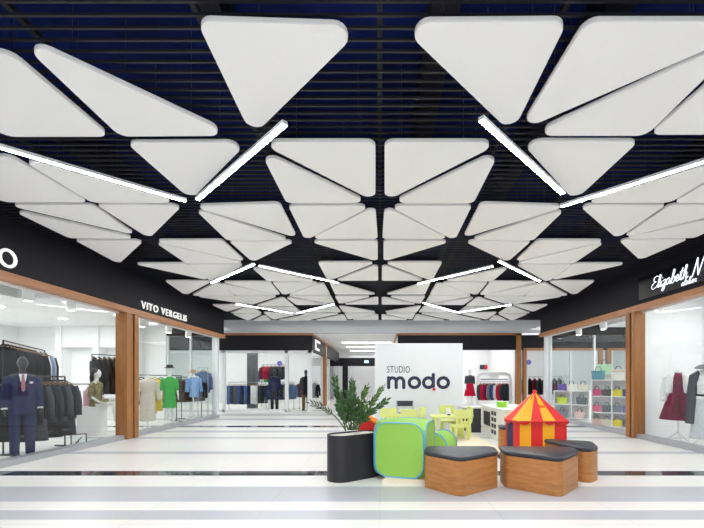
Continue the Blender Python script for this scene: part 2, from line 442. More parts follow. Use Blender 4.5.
def shopwin(n, bx, y0, y1, z1, joints, endpost):
    r = thing('window_%d' % n, None, None); r['kind'] = 'structure'
    g = MB(); ys = [y0] + joints + [y1]
    for a, b in zip(ys[:-1], ys[1:]): bx(g, .175, .187, a + .004, b - .004, .1, z1)
    g.build('glass_pane', GLASS, r)
    m = MB(); bx(m, .03, .24, y0, y1, 0, .1); m.build('sill', ALU, r, bevel=.004)
    m = MB(); bx(m, .15, .21, y0, y1, z1 - .035, z1); m.build('top_rail', WFRAME, r)
    if endpost:
        m = MB(); bx(m, .1, .24, y1 - .02, y1 + .12, 0, z1); m.build('end_post', WFRAME, r)
    for o in kids(r): o['kind'] = 'structure'
shopwin(1, bxL, 1.9, 8.72, 2.89, [3.4, 4.9, 6.3, 7.5], False)
shopwin(2, bxL, 9.15, 13.9, 2.89, [10.4, 11.7, 12.9], True)
shopwin(3, bxR, 1.9, 8.93, 2.94, [3.4, 4.9, 6.3, 7.6], False)
shopwin(4, bxR, 9.24, 14.0, 2.94, [10.4, 11.6, 12.8], True)
# soffits over the ends of the two rows of shops
m = MB(); bxL(m, .24, 7.5, 13.9, YE, 2.95, 4.0); struct('trim_10', m, CHAR)
m = MB(); bxR(m, .24, 7.5, 13.95, YE, 3.0, 4.0); struct('trim_11', m, CHAR)

# left shop shell
sh = MB(); sh.box(-13.2, -13, 1.7, 14.0, 0, 3.5); sh.box(-13.2, -6.0, 1.7, 1.9, 0, 3.5); sh.box(-13, -7.7, 13.85, 14.0, 0, 3.5)
sh.box(-11.3, -11.1, 13.4, 13.85, 0, 3.25); sh.box(-10.0, -9.8, 13.4, 13.85, 0, 3.25); sh.box(-8.7, -8.5, 13.4, 13.85, 0, 3.25); sh.box(-11.1, -10.0, 13.47, 13.85, 2.5, 3.25); sh.box(-9.8, -8.7, 13.47, 13.85, 2.5, 3.25)
struct('wall_leftshop', sh, SHOPWHITE)
sc_ = MB(); sc_.box(-13, -8.4, 1.9, 13.85, 3.25, 3.7); sc_.box(-8.4, -6.75, 8.9, 13.85, 3.25, 3.7); sc_.box(-13, -6.0, 1.9, 13.85, 3.75, 3.85)
struct('trim_12', sc_, SHOPWHITE)
m = MB(); m.box(-6.74, -6.0, 8.9, 13.85, 3.68, 3.74); m.box(-8.39, -6.0, 1.9, 8.89, 3.68, 3.74); struct('trim_13', m, CHAR)
def endglass(n, x0, x1, yv, zt):
    r = thing('window_%d' % n, None, None); r['kind'] = 'structure'
    MB().box(x0, x1, yv - .006, yv + .006, .1, zt).build('glass_pane', GLASS, r)
    mm = MB()
    for x in (x0, (x0 + x1) / 2, x1): mm.box(x - .03, x + .03, yv - .04, yv + .04, 0, zt)
    mm.box(x0, x1, yv - .04, yv + .04, 0, .1); mm.build('frame', WFRAME, r)
    for o in kids(r): o['kind'] = 'structure'
endglass(5, -7.65, -6.02, 13.92, 2.94)
# right shops shell
sh = MB(); sh.box(7.55, 7.7, 1.9, 9.1, 0, 3.5); sh.box(6.17, 13, 9.02, 9.12, 0, 3.5); sh.box(6.2, 7.7, 1.7, 1.9, 0, 3.5); sh.box(12.9, 13.1, 9.12, 14.0, 0, 3.5); sh.box(9.4, 13, 13.85, 13.95, 0, 3.5)
struct('wall_rightshop', sh, SHOPWHITE)
sc_ = MB(); sc_.box(6.17, 7.55, 1.9, 9.02, 3.25, 3.4); sc_.box(7.9, 12.9, 9.12, 13.85, 3.25, 3.7); sc_.box(6.2, 12.9, 9.12, 13.85, 3.75, 3.85)
struct('trim_14', sc_, SHOPWHITE)
m = MB(); m.box(6.2, 7.89, 9.12, 13.85, 3.68, 3.74); struct('trim_15', m, CHAR)
endglass(6, 6.2, 9.35, 13.96, 2.98)

# ------------------------------------------------------------------ the facade across the end of the hall
fz0, fz1 = 2.6, 3.24
m = MB().box(-13.2, 13.2, YF, YF + .12, 3.33, 4.75); struct('wall_back', m, GLOSSW)
PX0, PX1 = -2.85, .77          # passage that leads on
m = MB(); m.box(-13.2, PX0, YF - .02, YF + .2, fz0, fz1); m.box(PX0 - .2, PX0, YF + .2, 27, fz0, fz1)
m.box(PX1, 13.2, YF - .02, YF + .2, fz0 + .03, fz1); struct('trim_16', m, CHAR)
m = MB(); m.box(-13.2, PX0 + .03, YF - .06, YF + .2, fz1, 3.32); m.box(PX1, 6.0, YF - .06, YF + .2, fz1, 3.32); struct('trim_17', m, WOODX)
m = MB(); m.box(PX0 - .2, PX0 + .03, YF + .2, 23.5, fz1, 3.32); m.box(PX1 - .05, PX1 + .15, YF + .2, 30, fz1, 3.32); struct('trim_18', m, WOODH)
m = MB(); m.box(PX0 - .1, PX0 + .04, 20.0, 20.5, 0, fz1); struct('trim_19', m, WOODV)
m = MB(); m.box(5.76, 5.97, YF - .06, YF + .14, 0, fz1 + .08); struct('trim_20', m, WOODV)
m = MB(); m.box(6.08, 6.2, YF - .05, YF + .14, 0, 2.7); m.box(9.25, 9.42, YF - .05, YF + .14, 0, 2.7); m.box(9.62, 9.78, YF - .05, YF + .14, 0, 2.7); struct('trim_21', m, WOODV)
m = MB(); m.box(6.2, 9.25, YF - .05, YF + .14, 2.6, 2.7); m.box(9.78, 13.2, YF - .05, YF + .14, 2.6, 2.7); struct('trim_22', m, WOODX)
# far left shop: frames, glass, shell
r = thing('window_7', None, None); r['kind'] = 'structure'
f = MB()
for x, w in ((-6.62, .05), (-3.95, .07), (-2.97, .09), (-9.4, .05)): f.box(x - w, x + w, YF, YF + .14, 0, fz0)
f.box(-13, PX0, YF, YF + .12, 2.5, fz0); f.box(-13, -3.95, YF, YF + .12, 0, .1)
f.build('frame', WFRAME, r)
g = MB(); g.box(-12.9, -4.03, YF + .05, YF + .062, .1, 2.5); g.box(-3.87, -3.07, YF + .05, YF + .062, .02, 2.5); g.build('glass_pane', GLASS, r)
g = MB(); g.box(PX0 - .1, PX0 - .088, YF + .2, 19.98, .1, fz0); g.box(PX0 - .1, PX0 - .088, 20.52, 27, .1, fz0); g.build('glass_side', GLASS, r)
for o in kids(r): o['kind'] = 'structure'
sh = MB(); sh.box(-13.2, -2.95, 22.5, 22.7, 0, 3.3); sh.box(-13.2, -13, YF + .2, 22.5, 0, 3.3); struct('wall_farleft', sh, SHOPWHITE)
m = MB(); m.box(-13, PX0 - .2, YF + .2, 22.5, 3.2, 3.3); struct('trim_23', m, SHOPWHITE)
m = MB(); m.box(-6.35, -5.95, 18.4, 18.8, 0, 3.2); struct('trim_24', m, mat('grey concrete column', (96, 98, 102), .8, noise=.1))
# far right shops
sh = MB(); sh.box(PX1 + .1, 13.2, 21.0, 21.2, 0, 3.3); sh.box(6.0, 6.08, YF + .2, 21.0, 0, 3.3); sh.box(13.0, 13.2, YF + .2, 21, 0, 3.3)
sh.box(PX1, PX1 + .12, YF + .2, 30, 0, fz1); struct('wall_farright', sh, SHOPWHITE)
m = MB(); m.box(PX1 + .1, 13, YF + .2, 21, 3.2, 3.3); struct('trim_25', m, SHOPWHITE)
r = thing('window_8', None, None); r['kind'] = 'structure'
f = MB(); 
for x in (6.24, 7.0, 8.1, 9.2, 9.84, 11): f.box(x - .035, x + .035, YF + .02, YF + .1, 0, 2.6)
f.build('frame', WFRAME, r); g = MB().box(7.03, 9.2, YF + .05, YF + .06, .05, 2.6); g.box(9.85, 12.9, YF + .05, YF + .06, .05, 2.6); g.build('glass_pane', GLASS, r)
for o in kids(r): o['kind'] = 'structure'
# passage
m = MB(); m.box(PX0 - .3, PX1 + .2, YF + .12, 34, 3.34, 3.45); m.box(-13, PX0 - .3, 22.7, 34, 3.34, 3.45); struct('trim_26', m, WHITE)
m = MB(); m.box(-13, 3, 30, 30.2, 0, 3.4); struct('wall_passage', m, SHOPWHITE)
m = MB(); m.box(-5, PX1, 27, 27.3, 2.33, 2.9); m.box(-2.62, -2.25, 27, 27.3, 0, 2.33); struct('trim_27', m, CHAR)
for i, yv in enumerate((20.4, 23.2, 26.2)):
    o = MB().box(-2.0, .6, yv - .16, yv + .16, 3.315, 3.342).build('ceiling_light', SLOT)
    tag(o, ['first long light slot in the white passage ceiling', 'second long light slot in the white passage ceiling', 'third and farthest light slot in the white passage ceiling'][i], 'ceiling light')
o = thing('exit_sign', 'small blue-white lit sign on the black beam at the far end', 'sign', (-.93, 26.94, 2.63))
MB().box(-.15, .15, -.03, .06, -.1, .1).build('sign_case', ALU, o)
MB().box(-.13, .13, -.04, -.03, -.08, .08).build('sign_face', mat('lit sign blue', (170, 210, 255), .5, emit=(150, 200, 255), estr=1.5), o)

# ------------------------------------------------------------------ writing on the fascias
def frame_to(o, origin, right, normal):
    up = Vector((0, 0, 1)); R = Vector(right); N = Vector(normal)
    o.matrix_world = Matrix(((R.x, up.x, N.x, origin[0]), (R.y, up.y, N.y, origin[1]), (R.z, up.z, N.z, origin[2]), (0, 0, 0, 1)))
s1 = thing('shop_sign', 'white raised letters VITO VERGELIS on the left charcoal fascia', 'sign'); frame_to(s1, (XL + .012, 9.27, 3.085), (0, 1, 0), (1, 0, 0))
x = 0
LW = []
for ch in 'VITO VERGELIS':
    if ch == ' ': x += .1; continue
    o, w = text_mesh(ch, .255, .012, LETTER, s1, 'letter', (x, 0, 0), 0.92); LW.append(o); x += w + .03
for o in LW: o.location.x *= 2.2 / x; o.scale.x = 2.2 / x
s2 = thing('shop_sign', 'large white ring letter O on the charcoal fascia at the left edge', 'sign'); frame_to(s2, (XL + .02, 5.93, 3.225), (0, 1, 0), (1, 0, 0))
MB().tube([(.125 * math.cos(a), .125 * math.sin(a), 0) for a in [2 * PI * k / 32 for k in range(32)]], .024, 8, closed=True).build('letter', LETTER, s2, smooth=True)
# lit script sign on the right
GL = {'E': ([[(.55, .92), (.38, 1.0), (.14, .86), (.2, .6), (.42, .54), (.18, .48), (0, .24), (.14, 0), (.42, .06), (.6, .22)]], .58),
 'l': ([[(0, .1), (.2, .5), (.24, .92), (.14, 1.0), (.08, .6), (.08, .1), (.18, 0), (.3, .12)]], .28),
 'i': ([[(0, .12), (.1, .45), (.08, .1), (.16, 0), (.26, .12)], [(.15, .66), (.17, .7)]], .25),
 'z': ([[(0, .4), (.14, .48), (.3, .42), (.1, .12), (.0, .02), (.2, .04), (.24, -.2), (.1, -.4), (.0, -.25), (.3, .1)]], .3),
 'a': ([[(.36, .42), (.2, .5), (.04, .3), (.08, .04), (.22, .04), (.36, .42), (.34, .1), (.42, 0), (.5, .12)]], .48),
 'b': ([[(0, .1), (.16, .5), (.22, .95), (.12, 1), (.08, .5), (.08, .05), (.22, 0), (.34, .2), (.28, .45), (.42, .4)]], .4),
 'e': ([[(0, .15), (.24, .28), (.26, .46), (.14, .5), (.04, .25), (.12, .02), (.28, .04), (.38, .15)]], .36),
 't': ([[(.0, .1), (.18, .9), (.1, .2), (.16, 0), (.3, .12)], [(-.02, .62), (.34, .66)]], .3),
 'h': ([[(0, .1), (.16, .5), (.22, .95), (.12, 1), (.08, .5), (.06, 0)], [(.06, .2), (.2, .48), (.3, .4), (.27, .08), (.34, 0), (.46, .12)]], .46),
 'N': ([[(-.05, .0), (.05, .05), (.2, 1.0), (.22, .9), (.42, .02), (.46, .1), (.66, 1.05), (.85, .98)]], .8),
 'r': ([[(0, .1), (.1, .52), (.14, .42), (.3, .44), (.24, .1), (.3, 0), (.4, .12)]], .38), ' ': ([], .25)}
s3 = thing('shop_sign', 'lit white script sign Elizabeth on a black board, right fascia', 'sign'); frame_to(s3, (XR - .05, 8.32, 3.30), (0, -1, 0), (-1, 0, 0))
MB().box(-.42, 3.4, -.15, .34, -.05, -.006).build('sign_board', mat('glossy black board', (24, 24, 30), .18, spec=.6), s3, bevel=.004)
def script(word, x, y, sz, rad, name):
    for ch in word:
        st, adv = GL[ch]
        if st:
            mbx = MB()
            for p in st: mbx.tube([((q.x + .2 * q.y) * sz * 1.16 + x, q.y * sz + y, .004) for q in smooth_path(p, 4)], rad, 6)
            mbx.build(name, SIGNLIT, s3, smooth=True)
        x += adv * sz * 1.16
script('Elizabeth', 0, 0, .25, .0072, 'letter'); script('N', 1.08, 0, .29, .0085, 'letter'); script('atelier', .82, -.125, .13, .0042, 'small_letter')
# small bracket mark on the far fascia corner
o = thing('fascia_sign', 'small white square mark on the far dark fascia by the passage', 'sign'); frame_to(o, (PX0 + .012, 17.6, 2.9), (0, 1, 0), (1, 0, 0))
MB().box(-.75, -.5, -.22, .24, 0, .03).build('bar', LETTER, o); MB().box(-.5, .6, .14, .24, 0, .03).build('bar', LETTER, o); MB().box(-.5, .35, -.22, -.12, 0, .03).build('bar', LETTER, o)

# ------------------------------------------------------------------ studio wall
MODOW = mat('pale grey partition', (226, 230, 233), .5)
o = thing('partition_wall', 'free-standing white wall lettered STUDIO modo behind the lime chairs', 'partition', (1.045, 10.42, 0))
MB().box(-1.175, 1.175, -.1, .1, 0, 2.335).build('panel', MODOW, o, bevel=.006)
NAVY = mat('navy letter', (38, 38, 72), .5)
THIN = mat('slate letter', (70, 74, 92), .5)
wl = thing('wall_lettering', 'navy rounded letters modo with a red dot under thin STUDIO', 'sign'); frame_to(wl, (0, 10.315, 0), (1, 0, 0), (0, -1, 0))
x = .19
ws = []
for ch in 'STUDIO':
    q, w = text_mesh(ch, .262, .005, THIN, wl, 'small_letter', (x, 1.545, 0), .62); ws.append(q); x += w + .028
for q in ws: q.location.x = .19 + (q.location.x - .19) * .63 / (x - .19)
def px(z): return (375 + z / 7.41 - VX) / FPX * 10.31
def pz(z): return H + (VY - (345 + z / 7.41)) / FPX * 10.31
RW = .046
def ring(cx, cz, rx, rz): return [(cx + rx * math.cos(2 * PI * k / 28), cz + rz * math.sin(2 * PI * k / 28), 0) for k in range(28)]
def flat(mb, pts, closed=False):
    P3 = [Vector((p[0], p[1], 0)) for p in pts]
    mb.tube(P3, (RW, .012) if not isinstance(RW, list) else RW, 10, closed=closed, ref=(0, 0, 1)) if False else mb.tube(P3, [(.012, RW)] * len(P3), 10, closed=closed, ref=(0, 0, 1))
    if not closed:
        for q in (P3[0], P3[-1]): mb.add([(q.x + RW * math.cos(2 * PI * k / 16), q.y + RW * math.sin(2 * PI * k / 16), z) for z in (-.004, .008) for k in range(16)], [tuple(range(16)), tuple(range(16, 32))] + [(k, (k + 1) % 16, 16 + (k + 1) % 16, 16 + k) for k in range(16)])
b0, t0 = pz(315), pz(243)
mm = MB(); r_ = (px(157) - px(101)) / 2
flat(mm, [(px(101), b0), (px(101), t0)])
for k in (0, 1):
    c = (px(101) + px(157)) / 2 + k * (px(157) - px(101))
    flat(mm, [(c - r_, t0 - r_)] + [(c + r_ * math.cos(a), t0 - r_ + r_ * math.sin(a)) for a in [PI - PI * q / 8 for q in range(9)]] + [(c + r_, b0)])
mm.build('letter', NAVY, wl, smooth=True)
for cxz in (292, 506):
    mm = MB(); flat(mm, ring(px(cxz), (b0 + t0) / 2, px(cxz + 38) - px(cxz), (t0 - b0) / 2), True); mm.build('letter', NAVY, wl, smooth=True)
mm = MB(); flat(mm, ring(px(396), (b0 + t0) / 2, px(396 + 36) - px(396), (t0 - b0) / 2), True); flat(mm, [(px(432), pz(305)), (px(432), pz(220))]); mm.build('letter', NAVY, wl, smooth=True)
mm = MB(); mm.add([(px(437) + .042 * math.cos(2 * PI * k / 20), pz(327) + .042 * math.sin(2 * PI * k / 20), z) for z in (0, .024) for k in range(20)], [tuple(range(20)), tuple(range(20, 40))] + [(k, (k + 1) % 20, 20 + (k + 1) % 20, 20 + k) for k in range(20)])
tag(mm.build('dot', mat('red dot', (206, 38, 52), .5), wl), 'small red dot')

# ------------------------------------------------------------------ poufs
def pouf(poly, label, r=.1):
    cx = sum(p[0] for p in poly) / len(poly); cy = sum(p[1] for p in poly) / len(poly)
    t = thing('pouf', label, 'pouf', (cx, cy, 0), 0, 'wooden poufs with dark cushions')
    lp = [(p[0] - cx, p[1] - cy) for p in poly]
    MB().prism(rounded(lp, r, 8), 0, .402).build('base', POUFWOOD, t, smooth=True)
    big = [(p[0] * 1.02, p[1] * 1.02) for p in rounded(lp, r, 8)]
    MB().prism(big, 0.403, .454, cham=.02).build('cushion', CUSH, t, smooth=True)
pouf([(.62, 5.24), (.565, 4.84), (.93, 4.43), (1.485, 4.84), (1.545, 5.22)], 'front left wooden pouf with dark cushion, right of the green cube')
pouf([(1.615, 5.23), (1.575, 4.84), (2.08, 4.42), (2.515, 4.88), (2.60, 5.17)], 'front middle wooden pouf with dark cushion, before the striped tent')
pouf([(2.43, 5.93), (2.69, 4.98), (2.945, 5.2), (3.12, 5.66)], 'rear right wooden pouf with dark cushion, partly behind the front middle one')
pouf([(2.27, 7.3), (2.9, 7.2), (2.9, 7.72), (2.38, 7.76)], 'wooden pouf mostly hidden behind the striped tent')

# ------------------------------------------------------------------ planter with plant
PL = thing('potted_plant', 'tall leafy green plant in a black capsule-shaped planter', 'plant', (-.53, 5.23, 0), math.atan2(.6, .8))
def capsule(L, r, n=12):
    return [(r * math.cos(a), r * math.sin(a)) for a in [PI / 2 + PI * k / n for k in range(n + 1)]] + [(L + r * math.cos(a), r * math.sin(a)) for a in [-PI / 2 + PI * k / n for k in range(n + 1)]]
PLM = mat('black planter shell', (34, 33, 40), .45)
oc, ic = capsule(.42, .185), capsule(.42, .168)
n = len(oc); pm = MB()
vs = [(*p, 0) for p in oc] + [(*p, 0.615) for p in oc] + [(*p, 0.615) for p in ic] + [(*p, .5) for p in ic]
fs = [tuple(reversed(range(n)))] + [(k * n + i, k * n + (i + 1) % n, (k + 1) * n + (i + 1) % n, (k + 1) * n + i) for k in range(3) for i in range(n)] + [tuple(range(3 * n, 4 * n))]
pm.add(vs, fs).build('planter_body', PLM, PL, smooth=True)
gm = MB().prism(capsule(.42, .167), .5, .596)
for k in range(240):
    u = random.uniform(-.09, .51); v = random.uniform(-.11, .11)
    gm.ball((u, v, .598), (random.uniform(.008, .014),) * 2 + (.008,), 6)
tag(gm.build('gravel', mat('white gravel', (226, 222, 212), .9, noise=.1, nscale=60), PL, smooth=True), None, None, None, 'stuff')
LEAF = mat('glossy green leaf', (48, 84, 38), .32, noise=.35, nscale=9, coat=.2)
LEAF2 = mat('young green leaf', (70, 106, 38), .32, noise=.3, nscale=9, coat=.2)
STEM = mat('plant stem', (74, 100, 50), .5)
inv = Matrix.Rotation(-PL.rotation_euler.z, 3, 'Z')
def frond(base, tip, bend, nl, ll, ml, lw=.42, start=.25):
    # tip and base in world directions, turned into the planter's frame
    b = inv @ (Vector(base) - Vector((-.53, 5.23, 0))); t = inv @ (Vector(tip) - Vector((-.53, 5.23, 0))); mid = (b + t) / 2 + inv @ Vector(bend)
    pts = [b * (1 - s) ** 2 + mid * 2 * s * (1 - s) + t * s * s for s in [k / 12 for k in range(13)]]
    fr = MB().tube(pts, [.011 - .008 * k / 12 for k in range(13)], 6, mi=1)
    for k in range(nl):
        s = start + (1 - start) * k / (nl - 1); i = min(11, int(s * 12)); p = pts[i].lerp(pts[i + 1], s * 12 - i); d = (pts[i + 1] - pts[i]).normalized()
        sd = d.cross(Vector((random.uniform(-.3, .3), random.uniform(-1, 1), .15))).normalized()
        for sg in ((-1, 1) if k < nl - 1 else (0,)):
            dr = (d * .95 + sd * sg * .7).normalized(); l = ll * random.uniform(.8, 1.15) * (1 - .35 * abs(s - .55))
            nn = dr.cross(sd if sg else d.orthogonal()); nn = nn.normalized() if nn.length > 1e-4 else d.orthogonal()
            w = dr.cross(nn).normalized() * l * lw * .5
            q = [p, p + dr * l * .3 + w * .85 + nn * .004, p + dr * l * .62 + w * .8, p + dr * l, p + dr * l * .62 - w * .8, p + dr * l * .3 - w * .85 + nn * .004, p + dr * l * .3 - nn * .006, p + dr * l * .62 - nn * .006]
            fr.add(q, [(0, 1, 6), (1, 2, 7, 6), (2, 3, 7), (0, 6, 5), (6, 7, 4, 5), (7, 3, 4)], 0)
    fr.build('frond', [ml, STEM], PL, smooth=False, fix=False)
def at(x, y, Y): return ((x - VX) / FPX * Y, Y, H + (VY - y) / FPX * Y)
G0 = 430
for (bx_, tx, ty, Yt, bd, nl, mlf) in ((346, 335, 377, 5.25, (-.06, 0, .05), 13, LEAF), (350, 352, 380, 5.35, (.03, 0, .0), 13, LEAF), (354, 367, 387, 5.3, (-.02, 0, .06), 12, LEAF2), (358, 383, 387, 5.25, (-.06, -.03, -.02), 13, LEAF2),
        (356, 386, 401, 5.15, (0, -.1, .06), 11, LEAF), (348, 340, 392, 5.2, (-.02, -.02, 0), 12, LEAF), (352, 348, 390, 5.1, (0, -.04, .0), 12, LEAF), (349, 338, 405, 5.05, (0, -.05, .0), 9, LEAF), (355, 366, 402, 5.2, (0, 0, .03), 10, LEAF2), (353, 360, 408, 5.0, (0, -.05, 0), 8, LEAF), (350, 344, 400, 5.5, (0, .05, 0), 11, LEAF), (354, 372, 410, 5.35, (0, 0, .05), 9, LEAF), (351, 352, 404, 5.05, (0, -.03, 0), 10, LEAF), (353, 356, 396, 5.5, (0, .04, 0), 10, LEAF)):
    frond(at(bx_, G0, 5.3), at(tx, ty, Yt), bd, nl + 2, .098, mlf)
frond(at(346, 431, 5.25), at(311, 403.5, 5.1), (.05, 0, .13), 9, .1, mat('thin dark leaf', (52, 70, 48), .4), .22, .45)

# ------------------------------------------------------------------ pop-up cube, tunnel, red wedge, platform
GREEN = mat('lime nylon', (150, 202, 80), .5, bump=.05, nscale=40)
GREEN2 = mat('lime nylon light', (156, 206, 92), .5, bump=.05, nscale=40)
PIPE = mat('sky blue piping', (98, 172, 216), .5)
pf = MB().prism([(.03, 5.03), (.98, 5.03), (1.6, 5.9), (2.27, 7.15), (2.27, 9.9), (.1, 9.9), (.42, 6.2)], 0, .045)
tag(pf.build('play_mat', mat('cream foam mat', (232, 220, 194), .7, noise=.03, nscale=8)), 'cream low play mat under the green cube and lime furniture', 'mat')
th = -.32
cb = thing('play_cube', 'lime green pop-up play cube with blue piping before the planter', 'play cube', (.365, 5.46, .045), th)
hs = .335; rr = .17
def rsq(h, r, n=6):
    o_ = []
    for sx, sy, a0 in ((1, 1, 0), (-1, 1, PI / 2), (-1, -1, PI), (1, -1, 1.5 * PI)):
        for k in range(n + 1): a = a0 + PI / 2 * k / n; o_.append((sx * (h - r) + r * math.cos(a), sy * (h - r) + r * math.sin(a)))
    return o_
sq = [(u, v * 1.08 + .37) for u, v in rsq(hs, rr)]
bm = bmesh.new()
loops = [[(u, -.355, v) for u, v in sq], [(u, .355, v) for u, v in sq], [(-.355, u, v) for u, v in sq], [(.355, u, v) for u, v in sq], [(u, v, .735) for u, v in rsq(hs, rr)]]
for l in loops:
    for p in l: bm.verts.new(p)
for u, v in rsq(hs, rr): bm.verts.new((u, v, .005))
bmesh.ops.convex_hull(bm, input=bm.verts)
me = bpy.data.meshes.new('fabric_body'); bm.to_mesh(me); bm.free(); me.materials.append(GREEN)
o = bpy.data.objects.new('fabric_body', me); COL.objects.link(o); o.parent = cb
for l in loops[:4]: MB().tube(l, .0095, 8, closed=True).build('piping', PIPE, cb, smooth=True)
tn = thing('play_tunnel', 'lime green pop-up tunnel lying behind the play cube', 'play tunnel', (1.0, 6.45, .045), -.5)
tm = MB(); npl = 14
tm.tube([(0, -.25 + .5 * k / (npl * 2), .225) for k in range(npl * 2 + 1)], [.203 if k % 2 else .215 for k in range(npl * 2 + 1)], 32)
tm.build('fabric_body', GREEN2, tn, smooth=True)
for yy in (-.25, .25): MB().tube([(.215 * math.cos(a), yy, .228 + .215 * math.sin(a)) for a in [2 * PI * k / 32 for k in range(32)]], .0125, 8, closed=True).build('hoop', PIPE, tn, smooth=True)
RED = mat('red nylon', (224, 40, 40), .55); ORANGE = mat('orange nylon', (244, 132, 20), .55); YEL = mat('yellow nylon', (250, 178, 30), .55); NAVYN = mat('navy nylon', (38, 44, 92), .55)
wd = thing('play_wedge', 'red fabric quarter-round play shape with orange rim behind the planter', 'play shape', (-.34, 6.25, 0))
arc = [(.62 * math.sin(a), .76 * math.cos(a)) for a in [PI / 2 * k / 10 for k in range(11)]]
mbw = MB(); prof = [(0, 0)] + arc
k0 = len(prof); mbw.add([(p[0], -.16, p[1]) for p in prof] + [(p[0], .16, p[1]) for p in prof], [tuple(range(k0)), tuple(range(k0, 2 * k0))] + [(i, (i + 1) % k0, k0 + (i + 1) % k0, k0 + i) for i in range(k0)])
mbw.build('fabric_body', RED, wd)
MB().tube([(p[0], -.16, p[1]) for p in arc], .028, 8).build('rim', ORANGE, wd, smooth=True); MB().tube([(p[0], .16, p[1]) for p in arc], .028, 8).build('rim', ORANGE, wd, smooth=True)

# ------------------------------------------------------------------ circus tent
TT = thing('play_tent', 'red and yellow striped circus play tent behind the poufs', 'tent', (2.56, 6.36, 0))
fp = [(-.375, -.32), (.375, -.32), (.465, 0), (.375, .32), (-.375, .32), (-.465, 0)]
AP = 1.16; EZ = .70
def lerp(a, b, s): return (a[0] + (b[0] - a[0]) * s, a[1] + (b[1] - a[1]) * s)
def quadpanel(a, b, z0, z1, m, name='wall_panel', th=.012):
    nx, ny = (a[1] - b[1]), (b[0] - a[0]); l = math.hypot(nx, ny); nx, ny = nx / l * th, ny / l * th
    MB().prism([a, b, (b[0] + nx, b[1] + ny), (a[0] + nx, a[1] + ny)], z0, z1).build(name, m, TT)
for e in range(6):
    a, b = fp[e], fp[(e + 1) % 6]
    seq = [YEL, RED, YEL, RED] if e in (0, 3) else ([YEL, RED] if e in (1, 2) else [NAVYN, RED])
    ns = len(seq)
    for k in range(ns):
        p, q = lerp(a, b, k / ns), lerp(a, b, (k + 1) / ns)
        quadpanel((p[0] * .98, p[1] * .98), (q[0] * .98, q[1] * .98), 0, EZ - .01, seq[k])
        rp, rq = (p[0] * 1.06, p[1] * 1.06), (q[0] * 1.06, q[1] * 1.06)
        rm = seq[k] if e in (0, 3) else ([RED, YEL] if e == 5 else [YEL, RED])[k % 2]
        MB().add([(*rp, EZ), (*rq, EZ), (0, 0, AP), (rp[0], rp[1], EZ - .015), (rq[0], rq[1], EZ - .015), (0, 0, AP - .02)], [(0, 1, 2), (5, 4, 3), (0, 3, 4, 1), (1, 4, 5, 2), (2, 5, 3, 0)]).build('roof_panel', rm, TT)
        sc = MB(); npt = 7; L = []
        for i in range(npt):
            s = i / (npt - 1); w = lerp(rp, rq, s); L.append((*w, EZ - .012 - .045 * math.sin(PI * s)))
        for w, z in ((rp, EZ), (rq, EZ)): pass
        top = [(*lerp(rp, rq, i / (npt - 1)), EZ) for i in range(npt)]
        allv = top + L; back = [(v[0] * .985, v[1] * .985, v[2]) for v in allv]
        sc.add(allv + back, [(i, i + 1, npt + i + 1, npt + i) for i in range(npt - 1)] + [(2 * npt + i, 3 * npt + i, 3 * npt + i + 1, 2 * npt + i + 1) for i in range(npt - 1)] + [(npt + i, npt + i + 1, 3 * npt + i + 1, 3 * npt + i) for i in range(npt - 1)])
        sc.build('valance', RED, TT)
MB().tube([(p[0] * 1.06, p[1] * 1.06, EZ) for p in fp], .011, 6, closed=True).build('eave_piping', RED, TT)
for p in fp: MB().tube([(p[0] * .985, p[1] * .985, 0), (p[0] * .985, p[1] * .985, EZ), (0, 0, AP)], .007, 6).build('pole_piping', RED, TT)
MB().ball((0, 0, AP), (.035, .035, .03), 12).build('cap', RED, TT, smooth=True)
MB().prism([(.0, -.20), (.085, -.20), (.085, -.15), (.0, -.15)], .90, .95).build('patch', ORANGE, TT)
# navy fabric flap trailing at the left foot of the tent
MB().tube([(-.47, -.33, .06), (-.5, -.1, .07), (-.52, .2, .05)], [(.05, .05), (.06, .06), (.04, .04)], 8).build('rolled_flap', NAVYN, TT, smooth=True)

# ------------------------------------------------------------------ lime children's furniture
LIME = mat('lime plastic', (224, 234, 146), .4)
def kid_chair(label, loc, rz, proto=[None]):
    if proto[0]: return dup(proto[0], loc, rz, label)
    t = thing('kids_chair', label, 'chair', loc, rz, 'lime children chairs'); proto[0] = t; t.scale = (1.0, 1.0, 1.0)
    MB().prism(rounded([(-.19, -.17), (.19, -.17), (.17, .16), (-.17, .16)], .05), .27, .315, cham=.008).build('seat', LIME, t, smooth=True)
    for sx, sy in ((-1, -1), (1, -1), (1, 1), (-1, 1)): MB().tube([(sx * .155, sy * .135, 0), (sx * .13, sy * .115, .28)], [.027, .036], 10).build('leg', LIME, t, smooth=True)
    b = MB()
    for sx in (-.14, -.047, .047, .14): b.tube([(sx, .15, .3), (sx, .19, .5)], [.018 if abs(sx) < .1 else .026] * 2, 8)
    pts = [(-.19 + .38 * k / 8, .2 - .05 * (abs(k - 4) / 4) ** 2 * 1.0) for k in range(9)]
    b.prism([(x, y - .02) for x, y in pts] + [(x, y + .025) for x, y in reversed(pts)], .47, .67)
    b.build('backrest', LIME, t, bevel=.01)
    return t
def kid_table(label, loc, rz, proto=[None]):
    if proto[0]: return dup(proto[0], loc, rz, label)
    t = thing('kids_table', label, 'table', loc, rz, 'lime children tables'); proto[0] = t
    MB().prism(rounded([(-.38, -.27), (.38, -.27), (.38, .27), (-.38, .27)], .1), .44, .48, cham=.008).build('table_top', LIME, t, smooth=True)
    for sx, sy in ((-1, -1), (1, -1), (1, 1), (-1, 1)): MB().tube([(sx * .3, sy * .2, 0), (sx * .28, sy * .18, .44)], [.034, .045], 10).build('leg', LIME, t, smooth=True)
    return t
MZ = .045
